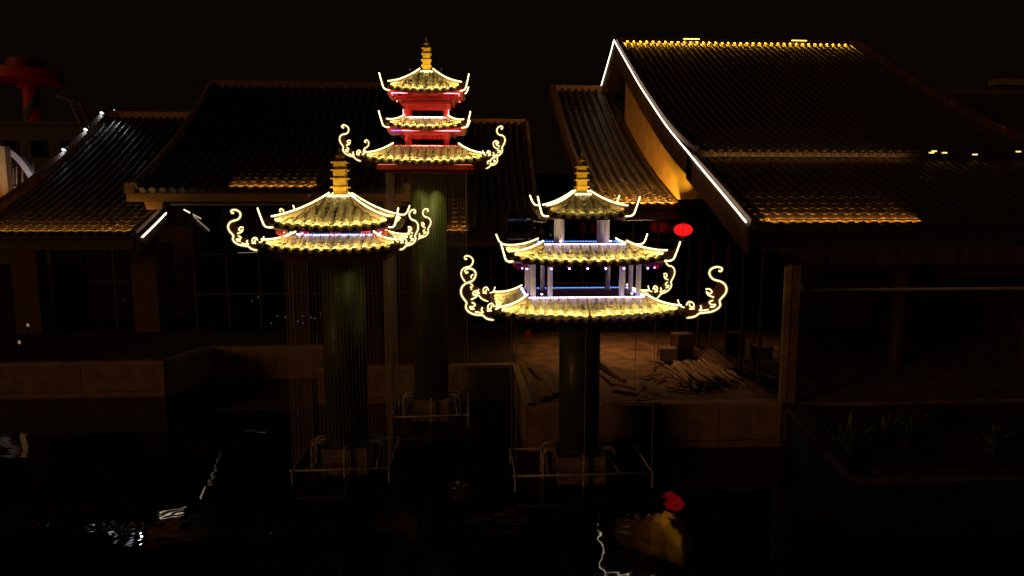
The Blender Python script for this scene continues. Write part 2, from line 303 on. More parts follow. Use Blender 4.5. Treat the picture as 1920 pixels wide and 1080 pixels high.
class Pagoda:
    def __init__(s, x, y, label):
        s.c = Vector((x, y, 0)); s.t = thing("pagoda", (x, y, -.4), label, "pagoda"); s.n = 0
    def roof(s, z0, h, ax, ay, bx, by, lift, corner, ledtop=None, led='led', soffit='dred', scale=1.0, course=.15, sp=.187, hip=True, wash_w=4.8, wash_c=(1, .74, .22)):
        c = s.c
        faces = [(Vector((1, 0, 0)), Vector((0, -1, 0)), ax, bx, ay, by), (Vector((0, 1, 0)), Vector((1, 0, 0)), ay, by, ax, bx),
                 (Vector((0, -1, 0)), Vector((-1, 0, 0)), ay, by, ax, bx), (Vector((-1, 0, 0)), Vector((0, 1, 0)), ax, bx, ay, by)]
        def S(f, u, v, up=0):
            al, ou, a, bb, d, dt = f
            z = z0 + h * (.72 * v + .28 * v * v) + lift * min(1, abs(u) / a) ** 3 * max(0, 1 - v) ** 2
            return c + al * u + ou * (d + (dt - d) * v) + Vector((0, 0, z + up))
        deck = MB()
        for f in faces:
            nu, nv = 14, 5; vs = []
            for j in range(nv + 1):
                v = j / nv; hw = f[2] + (f[3] - f[2]) * v
                vs += [S(f, hw * (-1 + 2 * i / nu), v, -.012) for i in range(nu + 1)]
            fs = [(j * (nu + 1) + i, j * (nu + 1) + i + 1, (j + 1) * (nu + 1) + i + 1, (j + 1) * (nu + 1) + i) for j in range(nv) for i in range(nu)]
            deck.add(vs, fs, True)
            vs = [S(f, f[2] * (-1 + 2 * i / nu), 0, -.012) for i in range(nu + 1)] + [S(f, f[2] * (-1 + 2 * i / nu), 0, -.055) for i in range(nu + 1)]
            deck.add(vs, [(i, i + nu + 1, i + nu + 2, i + 1) for i in range(nu)])
            k = .55                                     # soffit, sloping in and down to the wall line
            vs = [S(f, f[2] * (-1 + 2 * i / nu), 0, -.055) for i in range(nu + 1)] + [c + f[0] * (f[2] * k * (-1 + 2 * i / nu)) + f[1] * (f[4] * k) + Vector((0, 0, z0 - .03)) for i in range(nu + 1)]
            deck.add(vs, [(i, i + nu + 1, i + nu + 2, i + 1) for i in range(nu)])
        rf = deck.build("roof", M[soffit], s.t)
        slope = math.hypot(max(ay - by, .01), h); nc = max(2, round(slope / course))
        pans, rest = MB(), MB()
        for fi in (0, 1, 2, 3):
            f = faces[fi]; al, ou, a, bb, d, dt = f
            n = int((a - .05) / sp); off = 0 if int(2 * a / sp) % 2 else .5
            us = [(i + off) * sp for i in range(-n - 1, n + 1) if abs((i + off) * sp) < a - .04]
            for u in us:
                vm = min(1, (a - abs(u)) / max(a - bb, 1e-4))
                for j in range(nc):
                    v0, v1 = j / nc, (j + 1) / nc
                    if v0 > 0 and (v0 + v1) / 2 > vm + .06: break
                    o = S(f, u, v0, .0); q = S(f, u, v1, .0); ln = (q - o).length
                    Mx = frame(o + (o - q).normalized() * .03 + Vector((0, 0, .004 + .006 * random.random())), al + Vector((0, 0, random.uniform(-.02, .02))), q - o)
                    Mx = Mx @ Matrix.Diagonal((1, (ln + .03) / .185, 1, 1))
                    if fi < 3 and s.n < 292:
                        place("tile", PT, rf, Mx); s.n += 1
                    else: add_mesh(rest, PT, Mx)
            up = [u - sp / 2 for u in us] + [us[-1] + sp / 2]     # pan tiles between the rolls
            for u in up:
                if abs(u) > a - .02: continue
                vm = min(1, (a - abs(u)) / max(a - bb, 1e-4)); w = sp * .30
                for j in range(nc):
                    v0, v1 = j / nc, (j + 1) / nc
                    if v0 > vm: break
                    v1 = min(v1, vm); o = S(f, u, v0) - ou * -.02; q = S(f, u, v1)
                    prof = [(-w, .022), (-w * .5, .004), (0, -.004), (w * .5, .004), (w, .022)]
                    vs = [o + al * p[0] + Vector((0, 0, p[1] + .006)) for p in prof] + [q + al * p[0] + Vector((0, 0, p[1] - .010)) for p in prof]
                    vs += [o + al * p[0] + Vector((0, 0, p[1] - (.004 if j else .035))) for p in prof]
                    pans.add(vs, [(i, i + 1, i + 6, i + 5) for i in range(4)] + [(i + 10, i + 11, i + 1, i) for i in range(4)], False)
        pans.build("pan_tiles", M['ptile'], rf, kind="stuff")
        if rest.v: rest.build("tile_field", M['ptile'], rf, kind="stuff")
        # hips with neon, corners with ornaments
        if not hip: return rf
        for sx in (-1, 1):
            for sy in (-1, 1):
                def Hp(v, up=0):
                    hx, hy = ax + (bx - ax) * v, ay + (by - ay) * v
                    return c + Vector((sx * hx, sy * hy, z0 + h * (.72 * v + .28 * v * v) + lift * max(0, 1 - v) ** 2 + up))
                dirv = Vector((sx * (ax - bx), sy * (ay - by), 0)).normalized()
                pts = [Hp(v, .05) for v in (1, .85, .7, .55, .4, .27, .15, .05)]
                MB().sweep(pts, [(-.045, -.06), (.045, -.06), (.040, .035), (0, .05), (-.040, .035)]).build("hip_ridge", M['pridge'], rf)
                tp = [p + Vector((0, 0, .068)) for p in pts]
                e0 = Hp(0, 0)
                pl = lambda q, off=0: e0 + dirv * (q[0] * scale) + Vector((0, 0, q[1] * scale + .0)) + Vector((-dirv.y, dirv.x, 0)) * off
                side = Vector((-dirv.y, dirv.x, 0))
                if corner == 'horn':
                    if sy < 0:
                        horn = [pl(q) for q in spl2([(-.10, -.09), (.02, -.085), (.09, -.04), (.13, .06), (.17, .17), (.21, .29)])]
                        MB().tube(tp, .0105).build("neon_tube", M[led], rf)
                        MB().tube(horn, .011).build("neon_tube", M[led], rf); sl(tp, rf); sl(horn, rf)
                    else:
                        tp2 = tp + [pl(q) for q in spl2([(.05, .13), (.12, .19), (.17, .28), (.20, .34)])]
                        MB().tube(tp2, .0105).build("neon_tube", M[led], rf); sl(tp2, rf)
                    poly = [pl(q, -.012) for q in [(-.10, -.08), (.02, -.075), (.085, -.03), (.125, .06), (.165, .17), (.20, .28), (.16, .22), (.08, .12), (-.02, .07), (-.12, .06)]]
                    MB().prism(poly, side, 0, .024).build("corner_horn", M['plate'], rf)
                elif corner == 'scroll':
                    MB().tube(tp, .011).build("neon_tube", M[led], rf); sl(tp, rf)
                    so = MB().prism([pl(q, -.012) for q in SCROLL_PLATE], side, 0, .024).build("scroll_ornament", M['plate'], s.t)
                    for i, cu in enumerate([SCROLL_MAIN] + SCROLL_CURLS):
                        p2 = spl2(cu, 4 if i == 0 else 3)
                        face = -.026 if side.y > 0 else .026
                        wp = [pl(q, face) for q in p2]
                        if i == 0:
                            MB().sweep([pl(q) for q in p2], [(-.012, -.03), (.012, -.03), (.012, .03), (-.012, .03)], smooth=False, up=side).build("scroll_rim", M['plate'], so)
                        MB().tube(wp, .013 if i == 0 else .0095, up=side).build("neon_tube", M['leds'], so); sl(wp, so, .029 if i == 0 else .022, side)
                    MB().sweep([Hp(.12, -.02), Hp(0, -.03), pl((.12, -.07))], [(-.04, -.05), (.04, -.05), (.04, .04), (-.04, .04)], smooth=False).build("corner_beam", M['dred'], rf)
        if wash_w:                                       # hidden wash strips added just inside the eave to brighten the tiles
            for i, f in enumerate(faces[:3]):
                al, ou, a, bb, d, dt = f; q0, q1 = S(f, 0, .03, .085), S(f, 0, .3, .085); dd = (q1 - q0).normalized() + Vector((0, 0, -.42)); dd.normalize()
                for e in (-1, 1):
                    ua, ub = e * .04, e * (a - .12); A, B = S(f, ua, .03, .085), S(f, ub, .03, .085)
                    MB().bar(A, B, .006, .006).build("added_wash_bar", M['black'], rf)
                    ld = bpy.data.lights.new("added_wash_lamp", 'AREA'); ld.shape = 'RECTANGLE'; ld.size = (B - A).length; ld.size_y = .02; ld.spread = R(125)
                    ld.energy = wash_w * (B - A).length; ld.color = wash_c
                    lo = bpy.data.objects.new("added_wash_lamp", ld); COL.objects.link(lo); lo.parent = rf
                    x = (B - A).normalized(); zz = -dd; yv = zz.cross(x).normalized(); x = yv.cross(zz)
                    Mx = Matrix((x, yv, zz)).transposed().to_4x4(); Mx.translation = (A + B) / 2 + dd * .012 - W(rf); lo.matrix_basis = Mx
        if ledtop:                                      # led strip round the upper edge of the skirt roof
            zt = z0 + h + .05
            for i, (f, colr) in enumerate(zip(faces, ledtop)):
                if not colr: continue
                al, ou, a, bb, d, dt = f; k = int(2 * bb / .055); mb = MB()
                for q in range(k):
                    mb.box(c + al * (-bb + (q + .5) * 2 * bb / k) + ou * (dt + .012) + Vector((0, 0, zt)), (.026, .018, .018))
                mb.build("led_strip", M[colr], rf)
        cm = MB()
        for f in faces:
            al, ou, a, bb, d, dt = f
            cm.bar(c + al * -bb + ou * (dt - .02) + Vector((0, 0, z0 + h + .01)), c + al * bb + ou * (dt - .02) + Vector((0, 0, z0 + h + .01)), .04, .07)
        cm.build("roof_collar", M['pridge'], rf)
        return rf
    def column(s, x, y, z0, z1, r, m):
        b = MB(); p = s.c + Vector((x, y, 0))
        b.lathe(p, [(r * 1.35, z0), (r * 1.35, z0 + .03), (r, z0 + .05), (r * .95, z1 - .02), (r * 1.1, z1 - .01), (r * 1.1, z1)], 12); b.build("column", M[m], s.t)
    def puck(s, x, y, z, m, r=.022):
        MB().lathe(s.c + Vector((x, y, z)), [(r * .7, -.02), (r, -.012), (r, .0)], 8).build("lamp", M[m], s.t)
    def bracket(s, x, y, z, ou, m, k=1.0):
        b = MB(); p = s.c + Vector((x, y, z)); o = Vector((*ou, 0)); a = Vector((-o.y, o.x, 0)); rot = Matrix((a, o, Vector((0, 0, 1)))).transposed()
        for i, (w, d, zz, hh) in enumerate(((.05, .06, -.10, .05), (.16, .05, -.06, .035), (.05, .18, -.06, .034), (.05, .05, -.025, .04), (.24, .05, .01, .035), (.05, .26, .01, .034))):
            b.box(p + Vector((0, 0, zz * k)), (w * k, d * k, hh * k), rot)
        for sx in (-1, 1): b.box(p + a * (.10 * sx * k) + Vector((0, 0, -.02 * k)), (.04 * k, .06 * k, .04 * k), rot)
        b.build("bracket", M[m], s.t)
    def spire(s, z0, z1, w, r):
        c = s.c; n = 4; hh = (z1 - z0) / n
        MB().box(c + Vector((0, 0, z0 - .03)), (w * 1.9, w * 1.9, .10)).build("spire_base", M['pridge'], s.t)
        e = w * .95 + .012; zz = z0 + .0
        MB().tube([c + Vector((x * e, y * e, zz)) for x, y in ((-1, -1), (1, -1), (1, 1), (-1, 1))], .014, closed=True).build("neon_tube", M['led'], s.t)
        sp = MB().box(c + Vector((0, 0, (z0 + z1) / 2 + .01)), (w, w, z1 - z0), taper=.88).build("spire", M['gold'], s.t)
        for i in range(1, n + 1):
            k = 1.42 - .05 * i
            MB().box(c + Vector((0, 0, z0 + hh * i - (.0 if i < n else .02))), (w * k, w * k, .025)).build("spire_flange", M['gold'], sp)
        MB().lathe(c + Vector((0, 0, z1)), [(.02, 0), (.02, .05), (r * .8, .06), (r, .09), (r * .95, .12), (r * .5, .155), (.018, .17), (.012, .25), (.003, .31)], 14).build("finial_ball", M['gold'], s.t)
    def fascia(s, z, ax, ay, hh, m):
        b = MB(); c = s.c
        for f in ((Vector((1, 0, 0)), Vector((0, -1, 0)), ax, ay), (Vector((0, 1, 0)), Vector((1, 0, 0)), ay - .06, ax), (Vector((-1, 0, 0)), Vector((0, 1, 0)), ax, ay), (Vector((0, -1, 0)), Vector((-1, 0, 0)), ay - .06, ax)):
            b.bar(c + f[0] * -f[2] + f[1] * (f[3] - .03) + Vector((0, 0, z)), c + f[0] * f[2] + f[1] * (f[3] - .03) + Vector((0, 0, z)), .06, hh)
        b.box(c + Vector((0, 0, z + hh * .2)), (ax * 2 - .13, ay * 2 - .13, .04))
        b.build("fascia", M[m], s.t)
    def curtain(s, ax, ay, z0, z1, sp, sides="fblr", r=.0026):
        b = MB(); q = [(math.cos(2 * math.pi * k / 5) * r, math.sin(2 * math.pi * k / 5) * r) for k in range(5)]
        b.add([(x, y, z) for z in (0, 1) for x, y in q], [(k, (k + 1) % 5, (k + 1) % 5 + 5, k + 5) for k in range(5)], True)
        me = b.mesh("curtain_string", M['string'])
        pos = []
        nx, ny = max(1, round(2 * ax / sp)), max(1, round(2 * ay / sp))
        for i in range(nx + 1):
            x = -ax + 2 * ax * i / nx
            if 'f' in sides: pos.append((x, -ay))
            if 'b' in sides: pos.append((x, ay))
        for i in range(1, ny):
            y = -ay + 2 * ay * i / ny
            if 'l' in sides: pos.append((-ax, y))
            if 'r' in sides: pos.append((ax, y))
        for x, y in pos:
            Mx = Matrix.Translation(s.c + Vector((x + random.uniform(-.006, .006), y, z0))) @ Matrix.Diagonal((1, 1, z1 - z0, 1))
            place("curtain_string", me, s.t, Mx)
    def pillar(s, r, z0, z1, ped, zp):
        c = s.c
        MB().lathe(c, [(r * 1.0, z0), (r, z1)], 40).build("pillar", M['green'], s.t)
        MB().lathe(c, [(r * 1.05, z0 - .02), (r * 1.05, z0 + .05)], 40).build("pillar_collar", M['black'], s.t)
        pd = MB().box(c + Vector((0, 0, (zp - .5) / 2)), (ped * 2 - .05, ped * 2 - .05, zp + .46)).build("pedestal", M['joint'], s.t)
        nr = 4; rh = (zp + .3) / nr
        for row in range(nr):
            for k in range(4):
                a = k * math.pi / 2; ou = Vector((math.sin(a), -math.cos(a), 0)); al = Vector((math.cos(a), math.sin(a), 0))
                cuts = [-ped, -ped * .02, ped] if row % 2 else [-ped, -ped * .5, ped * .5, ped]
                rot = Matrix((al, -ou, Vector((0, 0, 1)))).transposed()
                for i in range(len(cuts) - 1):
                    MB().box(c + al * ((cuts[i] + cuts[i + 1]) / 2) + ou * (ped - .02 + random.uniform(0, .008)) + Vector((0, 0, -.3 + rh * (row + .5))), (cuts[i + 1] - cuts[i] - .014, .04, rh - .014), rot).build("block", M['conc'], pd)
def spl2(pts, n=4): return [(p.x, p.y) for p in spline([Vector((x, y, 0)) for x, y in pts], n)]

def pillar_lamp(p, x, y, z, power, dz=1.2):
    a = p.c + Vector((x, y, z)); d = (p.c + Vector((x * .2, y * .3, z - dz)) - a).normalized()
    MB().tube([a, a - d * .08], .03, 8).build("pillar_lamp", M['black'], p.t)
    ld = bpy.data.lights.new("lamp_beam", 'SPOT'); ld.energy = power; ld.color = (1, .82, .26); ld.spot_size = R(80); ld.spot_blend = .7; ld.shadow_soft_size = .02
    lo = bpy.data.objects.new("lamp_beam", ld); COL.objects.link(lo); lo.parent = p.t; lo.location = a + d * .02 - W(p.t); lo.rotation_euler = d.to_track_quat('-Z', 'Y').to_euler()
def pipe_frame(cx, cy, fx, fy, z, ped, label, legs):
    t = thing("pipe_frame", (cx, cy, 0), label, "pipe frame", "pipe frames round the pagoda feet")
    C = Vector((cx, cy, z)); q = [C + Vector((x * fx, y * fy, 0)) for x, y in ((-1, -1), (1, -1), (1, 1), (-1, 1))]
    for i in range(4):
        d = (q[(i + 1) % 4] - q[i]).normalized()
        MB().tube([q[i] - d * .05, q[(i + 1) % 4] + d * .05], .026 if i == 0 else .020, 8).build("rail", M['pipe'], t)
    for i, (x, y) in enumerate(legs):
        o = Vector((math.copysign(1, x), 0, 0)) if abs(x) > abs(y) else Vector((0, math.copysign(1, y), 0))
        a = C + Vector((x * ped, y * ped, .30)); w = o * (.26 if o.x else .12)
        MB().tube(spline([a, a + w * .6 + Vector((0, 0, .02)), a + w + Vector((0, 0, -.05)), a + w * 1.05 + Vector((0, 0, -.3)), a + w * 1.05 + Vector((0, 0, -.75))], 4), .035, 8).build("supply_pipe", M['pipe'], t)
    for q0 in q: MB().tube([q0 + Vector((0, 0, .02)), q0 - Vector((0, 0, z + .6))], .022, 8).build("stand_leg", M['pipe'], t)
    for sx in (-1, 1): MB().tube([C + Vector((sx * ped * 1.5, -fy, 0)), C + Vector((sx * ped * 1.25, fy, 0))], .016, 6).build("cross_rail", M['pipe'], t)
    return t

LEGS = [(-1, -.3), (-1, .5), (1, -.3), (1, .5), (.05, -1)]
# --- left pagoda: two roofs
p1 = Pagoda(P(649, 700, 14.9).x, 14.9, "low pagoda with two close roofs and a gold spire, leftmost of three")
p1.pillar(.465, .62, 4.75, .49, .58)
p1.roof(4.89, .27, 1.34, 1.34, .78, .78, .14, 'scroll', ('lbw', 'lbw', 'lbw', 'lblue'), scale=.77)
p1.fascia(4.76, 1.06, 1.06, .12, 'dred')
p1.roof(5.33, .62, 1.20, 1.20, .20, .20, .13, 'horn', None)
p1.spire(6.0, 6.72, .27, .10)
MB().box(p1.c + Vector((0, 0, 5.27)), (1.3, 1.3, .26)).build("clerestory", M['black'], p1.t)
for x in (-.62, 0, .62): p1.bracket(x, -.74, 5.26, (0, -1), 'red', .8)
for y in (-.5, .1, .6): p1.bracket(.74, y, 5.26, (1, 0), 'red', .8)
for x in (-.35, .35): p1.puck(x, -.79, 5.22, 'lblue', .02)
for sx in (-1, 1): p1.bracket(sx * 1.0, -1.0, 5.28, (0, -1), 'red', .9); p1.puck(sx * .9, -.93, 5.22, 'lrose', .014)
p1.curtain(.98, .98, .30, 4.70, .075)
pillar_lamp(p1, .45, -.80, 4.66, 2.2); pillar_lamp(p1, -.3, -.85, 4.66, .4)
# --- tallest pagoda: three roofs, red storeys
p2 = Pagoda(P(807, 600, 18.5).x, 18.5, "tallest pagoda with red storeys and three roofs on a green pillar")
p2.pillar(.47, .62, 6.6, .48, .58)
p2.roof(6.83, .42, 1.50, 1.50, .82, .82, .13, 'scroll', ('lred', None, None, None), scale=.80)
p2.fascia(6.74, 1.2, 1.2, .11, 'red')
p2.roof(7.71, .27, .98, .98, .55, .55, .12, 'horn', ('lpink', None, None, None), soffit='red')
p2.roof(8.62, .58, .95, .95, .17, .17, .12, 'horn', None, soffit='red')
p2.spire(9.24, 9.86, .20, .075)
for sx in (-1, 1):
    for sy in (-1, 1):
        p2.column(sx * .50, sy * .50, 7.26, 7.72, .055, 'red'); p2.column(sx * .50, sy * .50, 7.99, 8.66, .06, 'red')
for z, hw in ((8.40, .62), (8.50, .72), (7.62, .58)):
    b = MB()
    for k in range(4):
        a = k * math.pi / 2; ou = Vector((math.sin(a), -math.cos(a), 0)); al = Vector((math.cos(a), math.sin(a), 0)); e = hw if k % 2 == 0 else hw - .045
        b.bar(p2.c + al * -e + ou * (hw - .045) + Vector((0, 0, z)), p2.c + al * e + ou * (hw - .045) + Vector((0, 0, z)), .07, .075)
    b.build("storey_beam", M['red'], p2.t)
for z, k in ((8.28, 9), (7.56, 9)):                     # carved lattice hanging between the columns
    for i in range(k):
        x = -.42 + .84 * i / (k - 1)
        MB().box(p2.c + Vector((x, -.5, z)), (.035, .03, .10 - .05 * math.cos(math.pi * (i / (k - 1) - .5)))).build("lattice_drop", M['red'], p2.t)
    MB().bar(p2.c + Vector((-.45, -.5, z + .05)), p2.c + Vector((.45, -.5, z + .05)), .035, .03).build("lattice_rail", M['red'], p2.t)
for z, m in ((8.58, 'red'), (7.70, 'violet')):
    for x in (-.8, -.45, 0, .45, .8): p2.bracket(x * (1 if z > 8 else .95), -.70, z, (0, -1), m, .75)
    for y in (-.4, .1, .6):
        for sx in (-1, 1): p2.bracket(sx * .70, y, z, (sx, 0), m, .75)
def rose(a, b, r=.012, m='lrs'): MB().tube([p2.c + Vector(a), p2.c + Vector(b)], r, 6).build("led_strip", M[m], p2.t)
rose((-.46, -.40, 8.06), (.46, -.40, 8.06)); rose((-.84, -.84, 8.59), (.84, -.84, 8.59), .006)
rose((-.40, -.40, 7.33), (.40, -.40, 7.33)); rose((-.60, -.86, 7.668), (.86, -.86, 7.668), .006)
rose((-.86, -.86, 7.665), (-.62, -.86, 7.665), .008, 'lvio2'); rose((-1.15, -1.30, 6.80), (1.15, -1.30, 6.80), .004, 'lred')
for sx in (-1, 1): rose((sx * .40, -.46, 8.06), (sx * .40, .4, 8.06)); rose((sx * .84, -.8, 8.585), (sx * .84, .6, 8.585), .007)
for x in (-.57, .57): rose((x, -.62, 8.05), (x, -.62, 8.22), .007)
p2.curtain(1.0, 1.0, .30, 6.64, .072)
pillar_lamp(p2, .5, -.85, 6.60, 27, 2.4); pillar_lamp(p2, -.45, -.85, 6.60, 18, 2.4)
# --- right pagoda: wide, three roofs, white columns
p3 = Pagoda(P(1086, 720, 14.1).x, 14.1, "widest pagoda with white columns and violet lamps, rightmost of three")
p3.pillar(.43, .62, 3.6, .50, .58)
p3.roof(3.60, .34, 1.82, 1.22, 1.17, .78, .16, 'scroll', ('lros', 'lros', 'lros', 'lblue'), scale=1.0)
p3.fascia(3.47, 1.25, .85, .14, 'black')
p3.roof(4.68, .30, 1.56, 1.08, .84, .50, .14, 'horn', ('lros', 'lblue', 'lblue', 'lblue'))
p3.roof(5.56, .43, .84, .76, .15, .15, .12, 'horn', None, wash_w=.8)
p3.spire(6.03, 6.60, .205, .075)
MB().box(p3.c + Vector((0, 0, 3.93)), (2.26, 1.48, .05)).build("floor", M['dred'], p3.t)
MB().box(p3.c + Vector((0, 0, 4.965)), (1.6, .92, .05)).build("floor", M['dred'], p3.t)
for x in (-1.06, -.72, .72, 1.06):
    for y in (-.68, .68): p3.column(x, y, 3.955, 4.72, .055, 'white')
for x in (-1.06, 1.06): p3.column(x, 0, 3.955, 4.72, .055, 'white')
for x in (-.46, .46):
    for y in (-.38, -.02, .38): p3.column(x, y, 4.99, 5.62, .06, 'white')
for sy in (-1, 1):
    MB().bar(p3.c + Vector((-1.2, sy * .68, 4.70)), p3.c + Vector((1.2, sy * .68, 4.70)), .05, .07).build("storey_beam", M['dred'], p3.t)
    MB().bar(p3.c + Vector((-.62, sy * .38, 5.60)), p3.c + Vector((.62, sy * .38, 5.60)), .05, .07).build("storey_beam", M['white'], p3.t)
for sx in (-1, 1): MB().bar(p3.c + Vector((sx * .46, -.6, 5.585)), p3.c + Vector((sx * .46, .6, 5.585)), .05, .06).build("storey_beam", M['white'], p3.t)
for x in (-1.2, -.72, -.36, 0, .36, .72, 1.2):
    p3.bracket(x, -.80, 4.66, (0, -1), 'violet', .8); p3.puck(x, -.86, 4.575, 'lviolet', .016)
for x in (-.9, .9): p3.puck(x, -.82, 4.07, 'lviolet', .018)
for x in (-.5, .5): p3.puck(x, -.58, 5.10, 'lviolet', .016)
for sx in (-1, 1): p3.bracket(sx * 1.38, -.95, 4.66, (0, -1), 'violet', .8); p3.bracket(sx * .70, -.62, 5.60, (0, -1), 'violet', .6); p3.puck(sx * 1.3, -.98, 4.6, 'lmag', .012)
for x in (-.6, -.2, .2, .6): MB().bar(p3.c + Vector((x - .2, .74, 4.10)), p3.c + Vector((x + .2, .74, 4.10)), .03, .03).build("rail", M['dred'], p3.t)
p3.curtain(1.40, .76, .32, 3.42, 1.4, r=.006)
pipe_frame(p1.c.x, p1.c.y, 1.0, .95, .30, .49, "square pipe frame standing in water round the left pagoda's foot", LEGS)
pipe_frame(p2.c.x, p2.c.y, 1.0, 1.0, .30, .48, "smallest, farthest pipe frame in water round the tallest pagoda's foot", LEGS)
pipe_frame(p3.c.x, p3.c.y, 1.42, .78, .32, .50, "wide low pipe frame in water round the right pagoda's foot", LEGS)

# ------------------------------------------------------------------ halls with tiled roofs
def prof_fn(y0, z0, y1, z1, k=.72):
    return lambda v: Vector((0, y0 + (y1 - y0) * v, z0 + (z1 - z0) * (k * v + (1 - k) * v * v)))
def hall_roof(parent, x0, x1, y0, z0, y1, z1, sp=.25, k=.72, nmax=290, discs=True, xvis=None, course=.36, pans=9, pf=None):
    pf = pf or prof_fn(y0, z0, y1, z1, k); nv = 14; pts = [pf(i / nv) for i in range(nv + 1)]
    d = MB(); ring = [p + Vector((0, 0, -.01)) for p in pts] + [p + Vector((0, 0, -.13)) for p in reversed(pts)]
    d.prism(ring, (1, 0, 0), x0, x1); rf = d.build("roof", M['hdeck'], parent)
    L = sum((pts[i + 1] - pts[i]).length for i in range(nv)); nc = round(L / course); n = int((x1 - x0 - .1) / sp)
    xs = [x0 + (x1 - x0 - n * sp) / 2 + i * sp for i in range(n + 1)]
    ind = max(1, nmax // len(xs)); field = MB(); pn = MB(); s = sp / .25
    for j in range(nc):
        v0, v1 = j / nc, (j + 1) / nc
        a, b = pf(v0), pf(v1); ln = (b - a).length
        for x in xs:
            o = Vector((x + random.uniform(-.006, .006), 0, .006 + random.uniform(0, .008))) + a + (a - b).normalized() * .04
            Mx = frame(o, Vector((1, random.uniform(-.012, .012), random.uniform(-.02, .02))), b - a) @ Matrix.Diagonal((s, (ln + .05) / .33, s, 1))
            if j < ind: place("tile", HTD if (j == 0 and discs) else HT, rf, Mx)
            else:
                r1, r0 = .076 * s, .067 * s; vs = []
                for (r, y) in ((r1, 0), (r0, .33)):
                    vs += [Mx @ Vector((-r / s * math.cos(math.pi * q / 5), y, r * .85 * math.sin(math.pi * q / 5))) for q in range(6)]
                field.add(vs, [(q, q + 1, q + 7, q + 6) for q in range(5)], True)
                field.add([vs[q] for q in range(6)], [(5, 4, 3, 2, 1, 0)])
        if j < pans:
            for x in xs[:-1]:
                xc = x + sp / 2; w = sp * .34
                prof = [(-w, .03), (-w * .5, .008), (0, 0), (w * .5, .008), (w, .03)]
                vs = [a + Vector((xc + p[0], -.02, p[1] + .022)) for p in prof] + [b + Vector((xc + p[0], 0, p[1] + .002)) for p in prof] + [a + Vector((xc + p[0], -.02, p[1] - (.0 if j else .06 - abs(p[0]) * .5))) for p in prof]
                pn.add(vs, [(i, i + 1, i + 6, i + 5) for i in range(4)] + [(i + 10, i + 11, i + 1, i) for i in range(4)])
    if field.v: field.build("tile_field", M['htile'], rf, kind="stuff")
    if pn.v: pn.build("pan_tiles", M['hdeck'], rf, kind="stuff")
    return rf, pf
def ridge_cap(parent, x0, x1, y, z, h=.28, w=.26, m='ridge'):
    MB().box(((x0 + x1) / 2, y, z + h / 2), (x1 - x0, w, h)).build("ridge", M[m], parent)
    MB().box(((x0 + x1) / 2, y, z + h + .03), (x1 - x0 + .1, w + .08, .06)).build("ridge_coping", M[m], parent)
def rake_cap(parent, x, pf, w=.2, h=.12, m='ridge', v0=0, v1=1):
    pts = [pf(v0 + (v1 - v0) * i / 12) + Vector((x, 0, .09)) for i in range(13)]
    return MB().sweep(pts, [(-w / 2, -.08), (w / 2, -.08), (w / 2, h), (0, h + .04), (-w / 2, h)], smooth=False).build("rake_coping", M[m], parent)
def bargeboard(parent, x, pf, t=.08, d0=.13, d1=.6, m='dwood', n=12, v0=0, v1=1):
    vs = [v0 + (v1 - v0) * i / n for i in range(n + 1)]
    top = [pf(v) + Vector((0, 0, -d0)) for v in vs]; bot = [pf(v) + Vector((0, 0, -d1)) for v in vs]
    b = MB()
    for i in range(n): b.prism([top[i], top[i + 1], bot[i + 1], bot[i]], (1, 0, 0), x - t / 2, x + t / 2)
    return b.build("bargeboard", M[m], parent)

def wash(label, a, b, nrm, power, colr=(1, .45, .07), spread=80, size=.03, cat="wash light"):
    """linear wall washer: black housing with a lamp strip shining along nrm"""
    a, b = Vector(a), Vector(b); nrm = Vector(nrm).normalized(); mid = (a + b) / 2
    t = thing("wash_light", mid, label, cat, None)
    MB().bar(a - nrm * .012, b - nrm * .012, .022, .03).build("housing", M['black'], t)
    ld = bpy.data.lights.new("lamp_strip", 'AREA'); ld.shape = 'RECTANGLE'; ld.size = (b - a).length; ld.size_y = size
    ld.energy = power; ld.color = colr; ld.spread = R(spread)
    lo = bpy.data.objects.new("lamp_strip", ld); COL.objects.link(lo); lo.parent = t
    x = (b - a).normalized(); z = -nrm; y = z.cross(x).normalized(); x = y.cross(z)
    Mx = Matrix((x, y, z)).transposed().to_4x4(); Mx.translation = nrm * .01; lo.matrix_basis = Mx
    return t
def spotlamp(label, p, target, power, colr, angle=60, r=.04, m='spot', name="flood_lamp", body=.06):
    p, target = Vector(p), Vector(target); d = (target - p).normalized()
    t = thing(name, p, label, "lamp")
    MB().tube([p - d * .16, p - d * .01], body, 10).build("housing", M['black'], t)
    MB().tube([p - d * .0095, p - d * .006], body * .7, 10).build("lens", M[m], t)
    ld = bpy.data.lights.new("lamp_beam", 'SPOT'); ld.energy = power; ld.color = colr; ld.spot_size = R(angle); ld.spot_blend = .6; ld.shadow_soft_size = r
    lo = bpy.data.objects.new("lamp_beam", ld); COL.objects.link(lo); lo.parent = t; lo.location = d * .03
    lo.rotation_euler = d.to_track_quat('-Z', 'Y').to_euler()
    return t
def XZ(px, py, Y): p = P(px, py, Y); return p.x, p.z

def window_wall(parent, x0, x1, y, z0, z1, step, m='glass', mm='dwood', rails=(.55,)):
    n = max(1, round((x1 - x0) / step)); w = (x1 - x0) / n
    for i in range(n):
        MB().box((x0 + w * (i + .5), y, (z0 + z1) / 2), (w - .06, .012, z1 - z0 - .02)).build("pane", M[m], parent)
    for i in range(n + 1):
        MB().box((x0 + w * i, y, (z0 + z1) / 2), (.06, .09, z1 - z0)).build("mullion", M[mm], parent)
    for rz in rails:
        MB().box(((x0 + x1) / 2, y, z0 + (z1 - z0) * rz), (x1 - x0, .06, .05)).build("transom", M[mm], parent)

